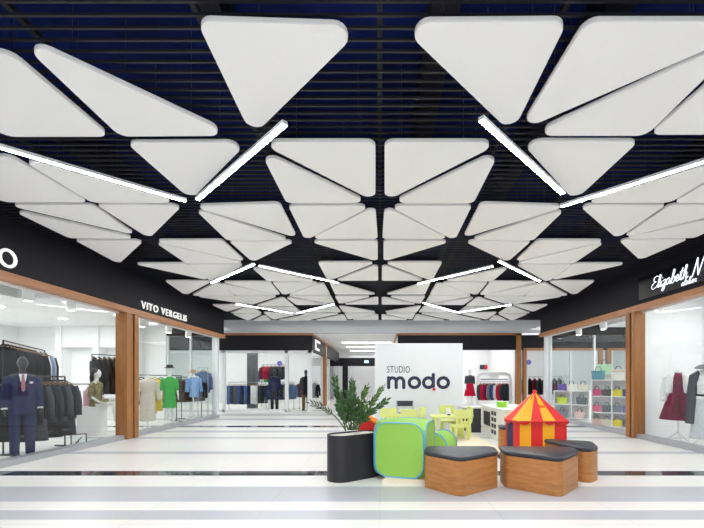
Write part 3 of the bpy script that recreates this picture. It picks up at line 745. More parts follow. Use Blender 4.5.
kid_table('lime table on the right, with a small white holder on it', (1.57, 9.0, MZ), 0)
kid_chair('lime chair at the left side of the right-hand table, facing right', (1.15, 8.95, MZ), PI / 2 - .35)
kid_chair('lime chair behind the right-hand table, back against the lettered wall', (1.68, 9.52, MZ), 0)
kid_chair('lime chair in front of the right-hand table, back towards the camera', (1.76, 8.5, MZ), PI + .25)
kid_chair('lime chair at the right side of the right-hand table, by the black pedestal', (1.97, 9.1, MZ), -PI / 2)
kid_chair('lime chair at the left end of the left-hand table, nearest the planter', (.17, 8.9, MZ), PI + .15)
kid_chair('lime chair before the left-hand table, back above the green cube', (.66, 8.55, MZ), PI - .1)
kid_table('lime table on the left, mostly hidden by the green cube', (.45, 9.2, MZ), 0)
fc = thing('folding_chair', 'black folding chair standing against the lettered wall', 'chair', (.66, 9.9, MZ), 0)
DK = mat('dark grey plastic', (54, 56, 66), .45); STEEL = mat('brushed steel tube', (170, 172, 176), .3, metal=.8)
MB().prism(rounded([(-.19, -.2), (.19, -.2), (.18, .17), (-.18, .17)], .05), .43, .46).build('seat', DK, fc)
MB().prism(rounded([(-.22, .19), (.22, .19), (.22, .215), (-.22, .215)], .01), .62, .76).build('backrest', DK, fc, bevel=.01)
for s in (-1, 1):
    MB().tube([(s * .215, -.25, 0), (s * .21, .18, .5), (s * .205, .2, .74)], .012, 8).build('frame_tube', STEEL, fc); MB().tube([(s * .18, .26, 0), (s * .18, -.17, .44)], .012, 8).build('leg', STEEL, fc)
ho = thing('napkin_holder', 'small white napkin holder on the right-hand lime table', 'holder', (1.60, 8.98, MZ + .48))
MB().lathe([(.06, 0), (.065, .03), (.045, .06), (.05, .1)], 16).build('body', WHITE, ho, smooth=True); MB().box(-.05, .05, -.006, .006, .06, .17).build('napkins', WHITE, ho); MB().box(-.03, .03, -.068, -.05, .01, .04).build('label_plate', BLACK, ho)

# pedestal, counter and what stands on them
pd = thing('pedestal', 'black pedestal with a white top left of the white counter', 'pedestal', (2.40, 10.08, 0))
MB().box(-.2, .2, -.2, .2, 0, .62).build('body', mat('black laminate', (52, 52, 56), .5), pd, bevel=.006); MB().box(-.3, .28, -.22, .22, .62, .66).build('top', WHITE, pd, bevel=.004)
ct = thing('counter', 'white shop counter with a black panel and a column of small squares', 'counter', (3.2, 8.85, 0))
MB().box(-.62, .2, -.9, .9, 0, .70).build('body', WHITE, ct, bevel=.006); MB().box(-.66, .24, -.95, .95, .70, .74).build('top', WHITE, ct, bevel=.004)
MB().box(-.635, -.62, .15, .65, .27, .6).build('black_panel', mat('black laminate', (52, 52, 56), .5), ct)
for i in range(4):
    for j in range(2): MB().box(-.63, -.62, -.3 + j * .2, -.17 + j * .2, .13 + i * .14, .22 + i * .14).build('square', BLACK, ct)
gb = thing('gift_box', 'small lime green box on the white counter', 'box', (2.72, 8.6, .74))
MB().box(-.09, .09, -.08, .08, 0, .1).build('box_body', mat('lime card', (140, 205, 40), .5), gb); MB().box(-.095, .095, -.085, .085, .1, .125).build('lid', mat('lime card', (140, 205, 40), .5), gb)

# ------------------------------------------------------------------ clothes: garments on hangers
def cloth(name, rgb): return mat('cloth ' + name, rgb, .85, spec=.15, noise=.12, nscale=25, bump=.25)
C = {k: cloth(k, v) for k, v in dict(black=(34, 34, 38), char=(56, 58, 64), navy=(34, 42, 78), blue=(58, 76, 132), denim=(84, 108, 150), grey=(128, 130, 136), pale=(206, 208, 212), white=(238, 238, 238), beige=(206, 196, 182), cream=(224, 216, 202), yellow=(226, 198, 44), green=(40, 168, 58), maroon=(116, 36, 66), wine=(92, 28, 44), red=(204, 28, 62), pink=(226, 176, 190), brown=(72, 52, 48), suit=(44, 50, 84), skyblue=(132, 168, 214), gold=(150, 132, 74), purple=(92, 78, 158), slate=(76, 78, 86)).items()}
HANG = mat('hanger wood', (150, 116, 80), .5)
PROTO = {}
def garment_mesh(kind):
    mb = MB(); L = {'coat': 1.0, 'jacket': .72, 'shirt': .66, 'trousers': .8}[kind]
    if kind == 'trousers':
        for s in (-1, 1): mb.tube([(s * .075, 0, -.1), (s * .08, 0, -.5), (s * .085, 0, -L - .1)], [(.085, .03), (.08, .032), (.075, .03)], 10, ref=(1, 0, 0))
    else:
        zs = [0, -.03, -.08, -.2, -.45, -L * .8, -L]; ws = [.06, .12, .215, .21, .195, .21, .225]; ts = [.03, .04, .05, .065, .06, .065, .075]
        n = 16; vs = []
        for z, w, t in zip(zs, ws, ts):
            for k in range(n):
                a = 2 * PI * k / n; fold = 1 + (.12 * math.sin(4 * a + z * 3) if z < -.15 else 0)
                vs.append((w * math.cos(a), t * math.sin(a) * fold, z - .06))
        fs = [(i * n + k, i * n + (k + 1) % n, (i + 1) * n + (k + 1) % n, (i + 1) * n + k) for i in range(len(zs) - 1) for k in range(n)] + [tuple(range(n)), tuple(range(6 * n, 7 * n))]
        mb.add(vs, fs)
        for s in (-1, 1): mb.tube([(s * .19, 0, -.13), (s * .245, -.01, -.35), (s * .255, -.03, -.68)], [(.06, .05), (.055, .045), (.045, .04)], 10, ref=(1, 0, 0))
        mb.tube([(-.07, -.02, -.05), (-.04, -.05, -.1), (0, -.06, -.16), (.04, -.05, -.1), (.07, -.02, -.05), (.04, .03, -.02), (-.04, .03, -.02)], .014, 6, closed=True)
    return mb
def garment(kind, m, loc, rz, label, group, sc=1.0):
    nm = {'coat': 'hanging_coat', 'jacket': 'hanging_jacket', 'shirt': 'hanging_shirt', 'trousers': 'hanging_trousers'}[kind]
    if kind not in PROTO:
        a = garment_mesh(kind).mesh('garment_' + kind); a.materials.append(C['black'])
        a.polygons.foreach_set('use_smooth', [True] * len(a.polygons))
        h = MB().tube([(0, 0, .0), (.03, 0, .03), (.0, 0, .055), (-.025, 0, .035)], .004, 6).tube([(-.19, 0, -.1), (0, 0, -.02), (.19, 0, -.1)], .009, 6).mesh('hanger'); h.materials.append(HANG)
        PROTO[kind] = (a, h)
    a, h = PROTO[kind]
    t = thing(nm, label, {'coat': 'coat', 'jacket': 'jacket', 'shirt': 'shirt', 'trousers': 'trousers'}[kind], loc, rz, group)
    g = bpy.data.objects.new('cloth_body', a); COL.objects.link(g); g.parent = t
    g.material_slots[0].link = 'OBJECT'; g.material_slots[0].material = m; g.scale = (sc, sc, sc)
    g2 = bpy.data.objects.new('hanger', h); COL.objects.link(g2); g2.parent = t; g2.scale = (sc, sc, sc)
    return t
def rail(a, b, z, label, m=BLACK, shelf=None, rad=.014):
    a, b = Vector((*a, 0)), Vector((*b, 0)); d = b - a; L = d.length
    t = thing('clothes_rail', label, 'clothes rail', (a + b) / 2, math.atan2(d.y, d.x))
    MB().tube([(-L / 2, 0, z), (L / 2, 0, z)], rad, 8).build('crossbar', m, t)
    for s in (-1, 1):
        MB().tube([(s * L / 2, 0, .0), (s * L / 2, 0, z)], rad, 8).build('post', m, t); MB().box(s * L / 2 - .015, s * L / 2 + .015, -.22, .22, 0, .025).build('foot', m, t)
    if shelf: MB().box(-L / 2, L / 2, -.17, .17, shelf - .02, shelf + .02).build('low_shelf', m, t)
    return t
def hang_row(a, b, z, items, group, jitter=.02, sc=1.0, turn=PI / 2, lab=None):
    n = len(items); d = Vector((b[0] - a[0], b[1] - a[1])); rz = math.atan2(d.y, d.x) + turn
    for i, (kind, mk, label) in enumerate(items):
        s = (i + .5) / n
        garment(kind, C[mk], (a[0] + d.x * s, a[1] + d.y * s, z - .05 * sc), rz + random.uniform(-.12, .12), label, group, sc * random.uniform(.96, 1.03))

# left shop, men's side
rail((-6.55, 6.85), (-6.42, 7.85), 1.42, 'black rail of dark suit jackets just behind the suited mannequin', shelf=.34)
hang_row((-6.55, 6.85), (-6.42, 7.85), 1.42, [('coat' if i % 3 == 0 else 'jacket', ('black', 'char', 'black', 'slate')[i % 4], 'dark suit jacket on the low rail right of the suited mannequin') for i in range(10)], 'dark jackets on the low rail', sc=1.08, turn=PI / 2 + .5)
rail((-6.75, 6.9), (-8.1, 9.3), 2.06, 'tall black rail above and behind the suited mannequin')
hang_row((-6.75, 6.9), (-8.1, 9.3), 2.06, [('jacket', 'black', 'dark jacket on the tall rail above the suited mannequin')] * 9 + [('shirt', 'white', 'white shirt on the tall rail at its far end'), ('shirt', 'skyblue', 'blue and white shirt on the tall rail at its far end')] + [('shirt', 'pale', 'pale grey shirt on the tall rail beside the white one'), ('jacket', 'char', 'charcoal jacket at the far end of the tall rail')], 'clothes on the tall rail', sc=1.0, turn=PI / 2 + .3)
rail((-7.85, 10.5), (-7.5, 11.0), 2.05, 'black wall rail of dark coats behind the seated mannequin')
hang_row((-7.85, 10.5), (-7.5, 11.0), 2.05, [('coat', 'black', 'black coat hanging behind the seated white mannequin')] * 5, 'black coats behind the seated mannequin', turn=PI / 2)
rail((-8.6, 7.0), (-7.2, 9.8), 1.25, 'second black rail deep in the left shop')
hang_row((-8.6, 7.0), (-7.2, 9.8), 1.25, [('jacket', ('black', 'char')[i % 2], 'dark jacket on the rail deep in the left shop') for i in range(8)] + [('jacket', 'pink', 'pink jacket at the end of the rail deep in the left shop')], 'jackets deep in the left shop')
# left shop, women's side
rail((-7.2, 11.1), (-6.85, 13.3), 1.5, 'black rail with yellow coats behind the green dress')
hang_row((-7.2, 11.1), (-6.85, 13.3), 1.5, [('jacket', 'grey', 'grey jacket on the rail beside the beige coat'), ('jacket', 'char', 'charcoal jacket on the rail beside the beige coat'), ('coat', 'yellow', 'yellow coat on the rail between the beige coat and the green dress'), ('coat', 'yellow', 'yellow coat on the rail between the beige coat and the green dress'), ('jacket', 'denim', 'denim jacket on the rail behind the green dress'), ('jacket', 'pale', 'pale jacket on the rail right of the green dress'), ('jacket', 'white', 'white jacket on the rail right of the green dress'), ('jacket', 'grey', 'grey jacket on the rail right of the green dress')], 'clothes on the rail behind the green dress', sc=1.05, turn=PI / 2 + .9)
rail((-6.65, 12.6), (-6.3, 13.6), 1.45, 'short black rail of dark coats near the shop corner')
hang_row((-6.65, 12.6), (-6.3, 13.6), 1.45, [('jacket', 'brown', 'dark brown jacket on the short rail near the shop corner')] * 2 + [('jacket', 'grey', 'grey jacket on the short rail near the shop corner'), ('jacket', 'black', 'black jacket on the short rail near the shop corner')], 'jackets on the short rail', turn=PI / 2 + .7)
garment('jacket', C['denim'], (-6.22, 13.55, 1.72), .5, 'blue denim jacket hanging in the glass corner of the left shop', None, 1.05)
rail((-6.4, 13.55), (-6.05, 13.55), 1.78, 'short chrome rail holding the denim jacket in the glass corner', STEEL)
# far left shop
for (x0, x1, yv, zt, its, gl, lb) in (
    (-6.9, -5.2, 17.6, 1.25, ['denim', 'navy', 'slate', 'blue', 'navy', 'denim', 'navy', 'white', 'white', 'char', 'black'], 'trousers on the front rail of the far left shop', 'front rail of jeans in the far left shop'),
    (-5.1, -3.95, 17.7, 1.25, ['navy', 'blue', 'navy', 'navy', 'blue', 'char', 'grey', 'denim'], 'clothes on the middle rail of the far left shop', 'middle rail of blue clothes in the far left shop'),
    (-3.8, -3.0, 18.2, 1.3, ['wine', 'wine', 'navy', 'grey', 'black'], 'clothes on the rail behind the glass door', 'rail of wine red and dark clothes behind the far glass door')):
    rail((x0, yv), (x1, yv), zt, lb, STEEL)
    word = {'denim': 'mid blue', 'navy': 'navy', 'slate': 'slate grey', 'blue': 'blue', 'white': 'white', 'char': 'charcoal', 'black': 'black', 'grey': 'grey', 'wine': 'wine red'}
    hang_row((x0, yv), (x1, yv), zt, [('trousers' if x0 < -6 else 'jacket', c, '%s %s on the %s' % (word[c], 'trousers' if x0 < -6 else 'jacket', gl.split(' on the ')[1])) for c in its], gl, turn=.6, sc=1.05 if x0 < -6 else .95)
rail((-6.95, 21.6), (-5.9, 21.6), 2.0, 'rear left rail of folded shirts in the far left shop', STEEL)
hang_row((-6.95, 21.6), (-5.9, 21.6), 2.0, [('shirt', c, '%s shirt on the rear left rail of the far left shop' % c) for c in ('white', 'denim', 'pale', 'green', 'char')], 'shirts on the rear left rail', turn=.5)
rail((-6.1, 19.9), (-4.9, 19.9), 2.15, 'rear rail of red checked and dark shirts in the far left shop', STEEL)
hang_row((-6.1, 19.9), (-4.9, 19.9), 2.15, [('shirt', c, '%s shirt on the rear rail beside the grey column' % c) for c in ('maroon', 'red', 'maroon', 'char', 'black', 'char')], 'shirts on the rail beside the grey column', turn=.8)
# back shop on the right: arch rack
ar = thing('display_rack', 'white arched rack of red and dark clothes in the back shop', 'rack', (5.05, 17.0, 0))
ap = [(-.72, 0), (-.72, 1.35), (-.66, 1.55), (-.5, 1.63), (.5, 1.63), (.66, 1.55), (.72, 1.35), (.72, 0)]
MB().tube([(p[0], 0, p[1]) for p in ap], [(.075, .07)] * 8, 10).build('arch_frame', WHITE, ar, smooth=True)
MB().tube([(-.7, 0, 1.28), (.7, 0, 1.28)], .015, 8).build('crossbar', STEEL, ar); MB().box(-.7, .7, -.15, .15, .1, .14).build('low_shelf', WHITE, ar)
MB().box(-.2, .2, -.03, .03, 1.42, 1.56).build('sign_plate', WHITE, ar); MB().box(-.6, .6, -.02, .02, 1.36, 1.40).build('slogan_strip', DK, ar)
hang_row((4.42, 17.0), (5.68, 17.0), 1.28, [('jacket', c, '%s jacket on the white arched rack' % w) for c, w in (('slate', 'dark grey'), ('red', 'red'), ('maroon', 'maroon'), ('grey', 'grey'), ('blue', 'blue'), ('white', 'white'), ('red', 'red'), ('slate', 'dark grey'), ('char', 'charcoal'))], 'jackets on the white arched rack', turn=.5, sc=1.0)
bp = thing('price_board', 'small grey and red board on the white wall of the back shop', 'sign', (6.7 - 1.05, 20.93, 2.05))
MB().box(-.2, .2, 0, .06, -.12, .12).build('board', DK, bp); MB().box(.06, .2, -.01, 0, -.12, .12).build('red_corner', RED, bp)
dp = thing('floor_plinth', 'white plinth under the red skirt mannequin', 'plinth', (4.0, 17.1, 0)); MB().box(-.3, .3, -.25, .25, 0, .25).build('body', WHITE, dp); MB().box(-.32, .32, -.27, .27, .25, .28).build('top', WHITE, dp)
# a few clothes in the dim shop beyond the right hand corner
rail((6.5, 18.2), (8.6, 18.2), 1.5, 'rail of dark clothes in the shop beyond the bag shop corner', STEEL)
hang_row((6.5, 18.2), (8.6, 18.2), 1.5, [('jacket', ('char', 'slate', 'black', 'wine')[i % 4], 'dark jacket on the rail beyond the bag shop corner') for i in range(9)], 'dark jackets beyond the bag shop corner', turn=.7)
dd = thing('round_sticker', 'small purple round sticker on the far right glass door', 'sticker', (6.3, YF - .01, 2.1)); dd.rotation_euler = (PI / 2, 0, 0)
MB().lathe([(.11, 0), (.11, .006)], 20).build('disc', mat('purple sticker', (120, 110, 200), .5), dd)
dd = dup(dd, (-4.25, YF + .04, 2.05), 0, 'small purple round sticker on the far left glass door'); dd.rotation_euler = (PI / 2, 0, 0)

# ------------------------------------------------------------------ mannequins
MWH = mat('white mannequin', (236, 236, 234), .35); MBK = mat('black mannequin', (40, 40, 46), .3)
def body(mb, seated=False, head=True):
    T = mb.tube
    T([(0, 0, .86), (0, 0, .95), (0, 0, 1.1), (0, -.01, 1.28), (0, 0, 1.42), (0, 0, 1.5)], [(.12, .09), (.155, .105), (.125, .085), (.15, .1), (.145, .085), (.06, .055)], 16, ref=(1, 0, 0))
    T([(0, .005, 1.46), (0, -.01, 1.6)], [.055, .048], 12)
    for s in (-1, 1):
        T([(s * .05, 0, 1.45), (s * .175, 0, 1.43)], [.06, .055], 12)
    if head:
        mb.ball((0, -.02, 1.695), (.074, .092, .118), 16); mb.ball((0, -.05, 1.625), (.045, .05, .045), 12)
        T([(0, -.108, 1.71), (0, -.126, 1.68)], [.008, .014], 6)
        for s in (-1, 1): mb.ball((s * .075, -.005, 1.69), (.012, .02, .03), 8); mb.ball((s * .03, -.1, 1.705), (.014, .01, .008), 8)
        mb.ball((0, -.105, 1.642), (.024, .012, .008), 8)
def leg(mb, hip, knee, ank, toe):
    mb.tube([hip, [(hip[i] + knee[i]) / 2 for i in range(3)], knee, [knee[i] * .65 + ank[i] * .35 for i in range(3)], ank], [.085, .075, .055, .055, .036], 12)
    mb.tube([(ank[0], ank[1] + .02, ank[2] - .03), ank, [(ank[i] + toe[i]) / 2 for i in range(3)], toe], [.035, .038, .036, .022], 10)
def arm(mb, sh, el, wr, tip):
    mb.tube([sh, el, wr], [.052, .04, .027], 10)
    hand(mb, wr, tip)
def hand(mb, wr, tip):
    w = Vector(wr); d = (Vector(tip) - w).normalized(); side_ = Vector((0, 1, 0)) - d * d.y
    side_ = side_.normalized() if side_.length > .1 else Vector((1, 0, 0)); nrm = d.cross(side_)
    mb.tube([w, w + d * .045, w + d * .09], [(.024, .016), (.04, .016), (.038, .013)], 8, ref=side_)
    for k, l in enumerate((.062, .075, .07, .052)):
        b = w + d * .085 + side_ * (.028 - .019 * k); mb.tube([b, b + d * l * .5 + nrm * .004, b + d * l + nrm * .018], [.0095, .009, .007], 6)
    b = w + d * .03 + side_ * .03; mb.tube([b, b + d * .03 + side_ * .022, b + d * .06 + side_ * .025], [.011, .01, .008], 6)
STAND_LEGS = [((s * .09, 0, .9), (s * .1, -.02, .5), (s * .105, .02, .08), (s * .13, -.15, .03)) for s in (-1, 1)]
STAND_ARMS = [((s * .185, 0, 1.41), (s * .225, .01, 1.13), (s * .235, -.05, .9), (s * .235, -.09, .75)) for s in (-1, 1)]
def mann(label, loc, rz, skin, head=True, legs=STAND_LEGS, arms=STAND_ARMS, sc=1.0, vox=.012):
    t = thing('mannequin', label, 'mannequin', loc, rz); t.scale = (sc, sc, sc)
    mb = MB(); body(mb, head=head)
    for l in legs: leg(mb, *l)
    for a in arms: arm(mb, *a)
    mb.build('body', skin, t, remesh=vox)
    MB().lathe([(.17, 0), (.17, .008)], 24).build('base_plate', ALU, t) if legs is STAND_LEGS else None
    return t
def top_cloth(t, m, hem=.82, name='jacket', arms=STAND_ARMS, flare=.0, cuff=1.0, vox=.014, puff=1.0):
    mb = MB()
    mb.tube([(0, 0, hem), (0, 0, .98), (0, 0, 1.12), (0, -.01, 1.28), (0, 0, 1.42), (0, .005, 1.5)], [(.19 + flare, .14 + flare * .7), (.178, .128), (.155, .112), (.178, .126), (.172, .108), (.075, .07)], 20, ref=(1, 0, 0))
    for sh, el, wr, tp in arms:
        w = [el[i] + (wr[i] - el[i]) * cuff for i in range(3)]
        mb.tube([(sh[0] * .75, sh[1], sh[2] + .01), sh, el, w], [.07 * puff, .074 * puff, .06 * puff, .046 * puff], 12)
    return mb.build(name, m, t, remesh=vox)
def trousers(t, m, legs=STAND_LEGS):
    mb = MB(); mb.tube([(0, 0, .80), (0, 0, .9), (0, 0, 1.04)], [(.15, .12), (.175, .125), (.148, .105)], 18, ref=(1, 0, 0))
    for h, k, a, to in legs: mb.tube([h, k, (a[0], a[1], a[2] - .02)], [.098, .08, .066], 14)
    mb.build('trousers', m, t, remesh=.014)
def shoes(t, m):
    for h, k, a, to in STAND_LEGS: MB().tube([(a[0], a[1] + .05, .04), (a[0], a[1], .05), ((a[0] + to[0]) / 2, (a[1] + to[1]) / 2, .045), (to[0], to[1] - .03, .03)], [(.03, .035), (.045, .05), (.046, .042), (.032, .026)], 12, ref=(1, 0, 0)).build('shoe', m, t, smooth=True)
def skirt(t, m, z1, z0, r1, r0, name='skirt', folds=10, amp=.04):
    n = 40; vs = []; rows_ = 7
    for i in range(rows_):
        s = i / (rows_ - 1); z = z1 + (z0 - z1) * s; r = r1 + (r0 - r1) * s ** .8
        for k in range(n):
            a = 2 * PI * k / n; q = r * (1 + amp * s * math.sin(folds * a)); vs.append((q * math.cos(a), q * .78 * math.sin(a), z))
    fs = [(i * n + k, i * n + (k + 1) % n, (i + 1) * n + (k + 1) % n, (i + 1) * n + k) for i in range(rows_ - 1) for k in range(n)] + [tuple(range(n)), tuple(range((rows_ - 1) * n, rows_ * n))]
    return MB().add(vs, fs).build(name, m, t, smooth=True)
def hat(t, m, z=1.775, y=-.02):
    MB().lathe([(.165, z - .005), (.17, z + .005), (.1, z + .02), (.095, z + .09), (.06, z + .105), (.01, z + .106)], 24, (0, y)).build('hat', m, t, smooth=True)
SHIRT = C['white']
# suited mannequin, front left
mq = mann('black mannequin in a navy suit, white shirt and pink tie at the left edge', (-6.2, 6.68, .0), .82, MBK, sc=.97)
top_cloth(mq, C['suit'], .78); trousers(mq, C['suit']); shoes(mq, mat('black shoe leather', (26, 24, 24), .3))
MB().add([(-.055, -.092, 1.5), (.055, -.092, 1.5), (.0, -.152, 1.18), (-.04, -.125, 1.4), (.04, -.125, 1.4), (-.055, -.07, 1.5), (.055, -.07, 1.5), (0, -.12, 1.18)], [(0, 3, 4, 1), (3, 2, 4), (0, 5, 7, 2, 3), (1, 4, 2, 7, 6), (5, 6, 7), (0, 1, 6, 5)]).build('shirt_front', SHIRT, mq)
MB().tube([(0, -.1, 1.49), (0, -.135, 1.42), (0, -.155, 1.28), (0, -.16, 1.2)], [(.016, .008), (.02, .008), (.03, .008), (.02, .006)], 8, ref=(1, 0, 0)).build('tie', mat('dusty pink tie', (166, 112, 122), .6), mq)
MB().box(.085, .13, -.14, -.125, 1.33, 1.365).build('pocket_square', SHIRT, mq)
for s in (-1, 1):
    MB().tube([(s * .06, -.075, 1.5), (s * .06, -.13, 1.36), (s * .015, -.152, 1.16)], [(.012, .006), (.032, .008), (.012, .006)], 8, ref=(1, 0, 0)).build('lapel', C['suit'], mq)
    a = STAND_ARMS[0 if s < 0 else 1]; MB().tube([a[2], [a[2][i] + (a[3][i] - a[2][i]) * .12 for i in range(3)]], [.043, .041], 12).build('cuff', SHIRT, mq)
# seated mannequin on a plinth
pt = thing('display_plinth', 'white plinth under the seated mannequin', 'plinth', (-7.0, 9.5, 0), 1.8); MB().box(-.26, .26, -.14, .3, 0, .68).build('body', WHITE, pt, bevel=.005); MB().box(-.27, .27, -.15, .31, .68, .70).build('top', WHITE, pt)
SL = [((-.09, 0, .9), (-.08, -.42, .93), (-.05, -.46, .5), (-.05, -.58, .44)), ((.09, 0, .92), (.02, -.44, 1.04), (-.06, -.8, .74), (-.08, -.92, .66))]
SA = [((-.185, 0, 1.41), (-.27, .02, 1.14), (-.22, -.16, .98), (-.16, -.26, .95)), ((.185, 0, 1.41), (.27, .02, 1.14), (.22, -.16, 1.0), (.16, -.26, .98))]
sm = mann('white mannequin seated cross-legged in a patterned dress, left window', (-7.0, 9.5, -.134), 1.8, MWH, True, SL, SA, .97)
pat = mat('gold patterned cloth', (140, 132, 92), .8, noise=.85, nscale=26); top_cloth(sm, pat, .86, 'dress', SA, cuff=.2, flare=.0)
mb = MB(); mb.tube([(0, .02, .9), (0, -.12, .93), (0, -.3, .97)], [(.17, .12), (.165, .1), (.14, .1)], 16, ref=(1, 0, 0)); mb.build('dress_lap', pat, sm, remesh=.014)
mb = MB(); mb.ball((0, .02, 1.74), (.092, .1, .1), 16); mb.tube([(0, .06, 1.75), (0, .09, 1.6), (0, .09, 1.45)], [(.09, .05), (.1, .045), (.08, .03)], 12, ref=(1, 0, 0)); mb.build('hair', mat('dark brown hair', (40, 32, 30), .6), sm, remesh=.012)
MB().tube([(0, -.12, 1.42), (0, -.142, 1.28), (0, -.125, 1.12), (0, -.14, .98)], [(.016, .004)] * 4, 6, ref=(1, 0, 0)).build('dress_trim', C['black'], sm)
MB().tube([(-.159, 0, 1.07), (0, -.122, 1.07), (.159, 0, 1.07), (0, .122, 1.07)], .012, 6, closed=True).build('belt', C['black'], sm)
# green dress mannequin
gmn = mann('white mannequin in a bright green dress and black hat, left shop', (-6.42, 11.75, 0), .7, MWH, sc=.97)
top_cloth(gmn, C['green'], .98, 'dress_top', cuff=.35, puff=.85); skirt(gmn, C['green'], 1.07, .52, .15, .2, 'dress_skirt'); hat(gmn, C['black'], 1.77)
MB().tube([(-.158, 0, 1.08), (0, -.118, 1.08), (.158, 0, 1.08), (0, .118, 1.08)], .014, 6, closed=True).build('belt', C['green'], gmn)
# far left shop mannequins
q = mann('mannequin in a blue jacket and black trousers in the far left shop', (-4.65, 17.0, 0), .1, MBK, sc=1.0); top_cloth(q, C['navy'], .84); trousers(q, C['black']); shoes(q, C['black'])
q = mann('mannequin in a dark coat and brown trousers by the far glass door', (-3.3, 17.2, 0), .1, MBK, sc=1.0); top_cloth(q, C['black'], .7); trousers(q, cloth('tan trousers', (112, 84, 50))); shoes(q, C['black'])
# red skirt mannequin
q = mann('white mannequin in a grey top and red skirt in the back shop', (4.0, 17.1, .28), .1, MWH, sc=.86); top_cloth(q, C['slate'], .98, 'top', cuff=.4); skirt(q, C['red'], 1.08, .42, .15, .3)
# beach of dress forms
def form(label, loc, rz, h=1.0, arms=None):
    t = thing('dress_form', label, 'dress form', loc, rz)
    mb = MB(); mb.tube([(0, 0, .84), (0, 0, .95), (0, 0, 1.1), (0, -.01, 1.28), (0, 0, 1.42), (0, 0, 1.5), (0, 0, 1.56)], [(.14, .1), (.16, .11), (.125, .088), (.155, .105), (.15, .085), (.055, .05), (.05, .045)], 16, ref=(1, 0, 0))
    for s in (-1, 1): mb.tube([(s * .05, 0, 1.44), (s * .175, 0, 1.42)], [.06, .055], 12)
    mb.build('torso', MWH, t, remesh=.014)
    MB().tube([(0, 0, .2), (0, 0, .9)], .018, 10).build('pole', WHITE, t)
    for k in range(3):
        a = 2 * PI * k / 3 - PI / 2 + .4; MB().tube([(0, 0, .24), (.1 * math.cos(a), .1 * math.sin(a), .16), (.26 * math.cos(a), .26 * math.sin(a), .015)], [.02, .018, .015], 8).build('leg', WHITE, t, smooth=True)
    MB().lathe([(.0, 1.56), (.05, 1.56), (.045, 1.58), (.015, 1.6)], 16).build('neck_cap', WHITE, t)
    return t
SAF = [((s * .185, 0, 1.41), (s * .25, -.0, 1.13), (s * .25, -.08, .9), (s * .25, -.1, .8)) for s in (-1, 1)]
d1 = form('dress form in a maroon dress and white jacket in the right window', (6.4, 8.25, 0), -.75)
top_cloth(d1, C['maroon'], .98, 'dress_top', [], vox=.014); skirt(d1, C['maroon'], 1.06, .5, .155, .33, 'dress_skirt', 14, .06)
skirt(d1, C['wine'], 1.04, .62, .165, .3, 'apron', 8, .02).scale = (.62, 1.06, 1); 
for s in (-1, 1):
    mb = MB(); mb.tube([(s * .07, .0, 1.5), (s * .13, -.02, 1.42), (s * .14, -.05, 1.25), (s * .15, -.03, 1.08)], [(.03, .07), (.075, .125), (.07, .12), (.06, .12)], 12, ref=(1, 0, 0)); a = SAF[0 if s < 0 else 1]; mb.tube([a[0], a[1], a[2]], [.085, .08, .06], 12); mb.build('jacket_half', C['white'], d1, remesh=.014)
MB().tube([(-.06, 0, 1.5), (0, -.06, 1.48), (.06, 0, 1.5), (0, .06, 1.52)], .022, 8, closed=True).build('collar', C['slate'], d1, smooth=True)
d2 = form('dress form in a grey cape coat and pale dress at the right edge', (6.38, 7.55, 0), -.75)
top_cloth(d2, C['white'], .98, 'dress_top', [], vox=.014); skirt(d2, C['pale'], 1.06, .2, .15, .24, 'dress_skirt', 8, .03)
for s in (-1, 1):
    mb = MB(); mb.tube([(s * .08, .0, 1.52), (s * .15, .0, 1.42), (s * .19, .02, 1.1), (s * .2, .02, .75), (s * .21, .02, .48)], [(.04, .08), (.1, .13), (.1, .13), (.1, .14), (.11, .15)], 14, ref=(1, 0, 0)); mb.build('coat_half', C['slate'], d2, remesh=.014)
MB().tube([(-.1, -.04, 1.5), (0, -.1, 1.44), (.1, -.04, 1.5), (0, .07, 1.55)], .035, 8, closed=True).build('scarf_collar', C['white'], d2, smooth=True)
MB().lathe([(.13, 1.57), (.17, 1.575), (.16, 1.6), (.09, 1.65), (.02, 1.66)], 20).build('cape_hat', C['grey'], d2, smooth=True)
MB().tube([(-.2, -.04, 1.06), (0, -.16, 1.05), (.2, -.04, 1.06), (0, .15, 1.06)], .02, 8, closed=True).build('belt', C['black'], d2)
d3 = form('dress form in a long beige coat beside the oak pillar, left shop', (-6.42, 10.65, -.12), .75); top_cloth(d3, C['beige'], .34, 'coat', SAF, flare=.01)
d4 = form('dress form in a pale blue quilted jacket near the left shop corner', (-6.3, 13.0, .0), .9)
qj = MB(); qj.tube([(0, 0, .78 + .06 * k) for k in range(12)], [((.2 if k % 2 else .185) * (1 if k < 10 else .8), (.15 if k % 2 else .135) * (1 if k < 10 else .8)) for k in range(12)], 20, ref=(1, 0, 0))
for s in (-1, 1): qj.tube([(s * (.2 + .0045 * k), -.006 * k, 1.4 - .05 * k) for k in range(10)], [.075 if k % 2 else .062 for k in range(10)], 12)
qj.build('quilted_jacket', C['skyblue'], d4, smooth=True); hat(d4, cloth('tan hat', (186, 160, 120)), 1.6, 0)

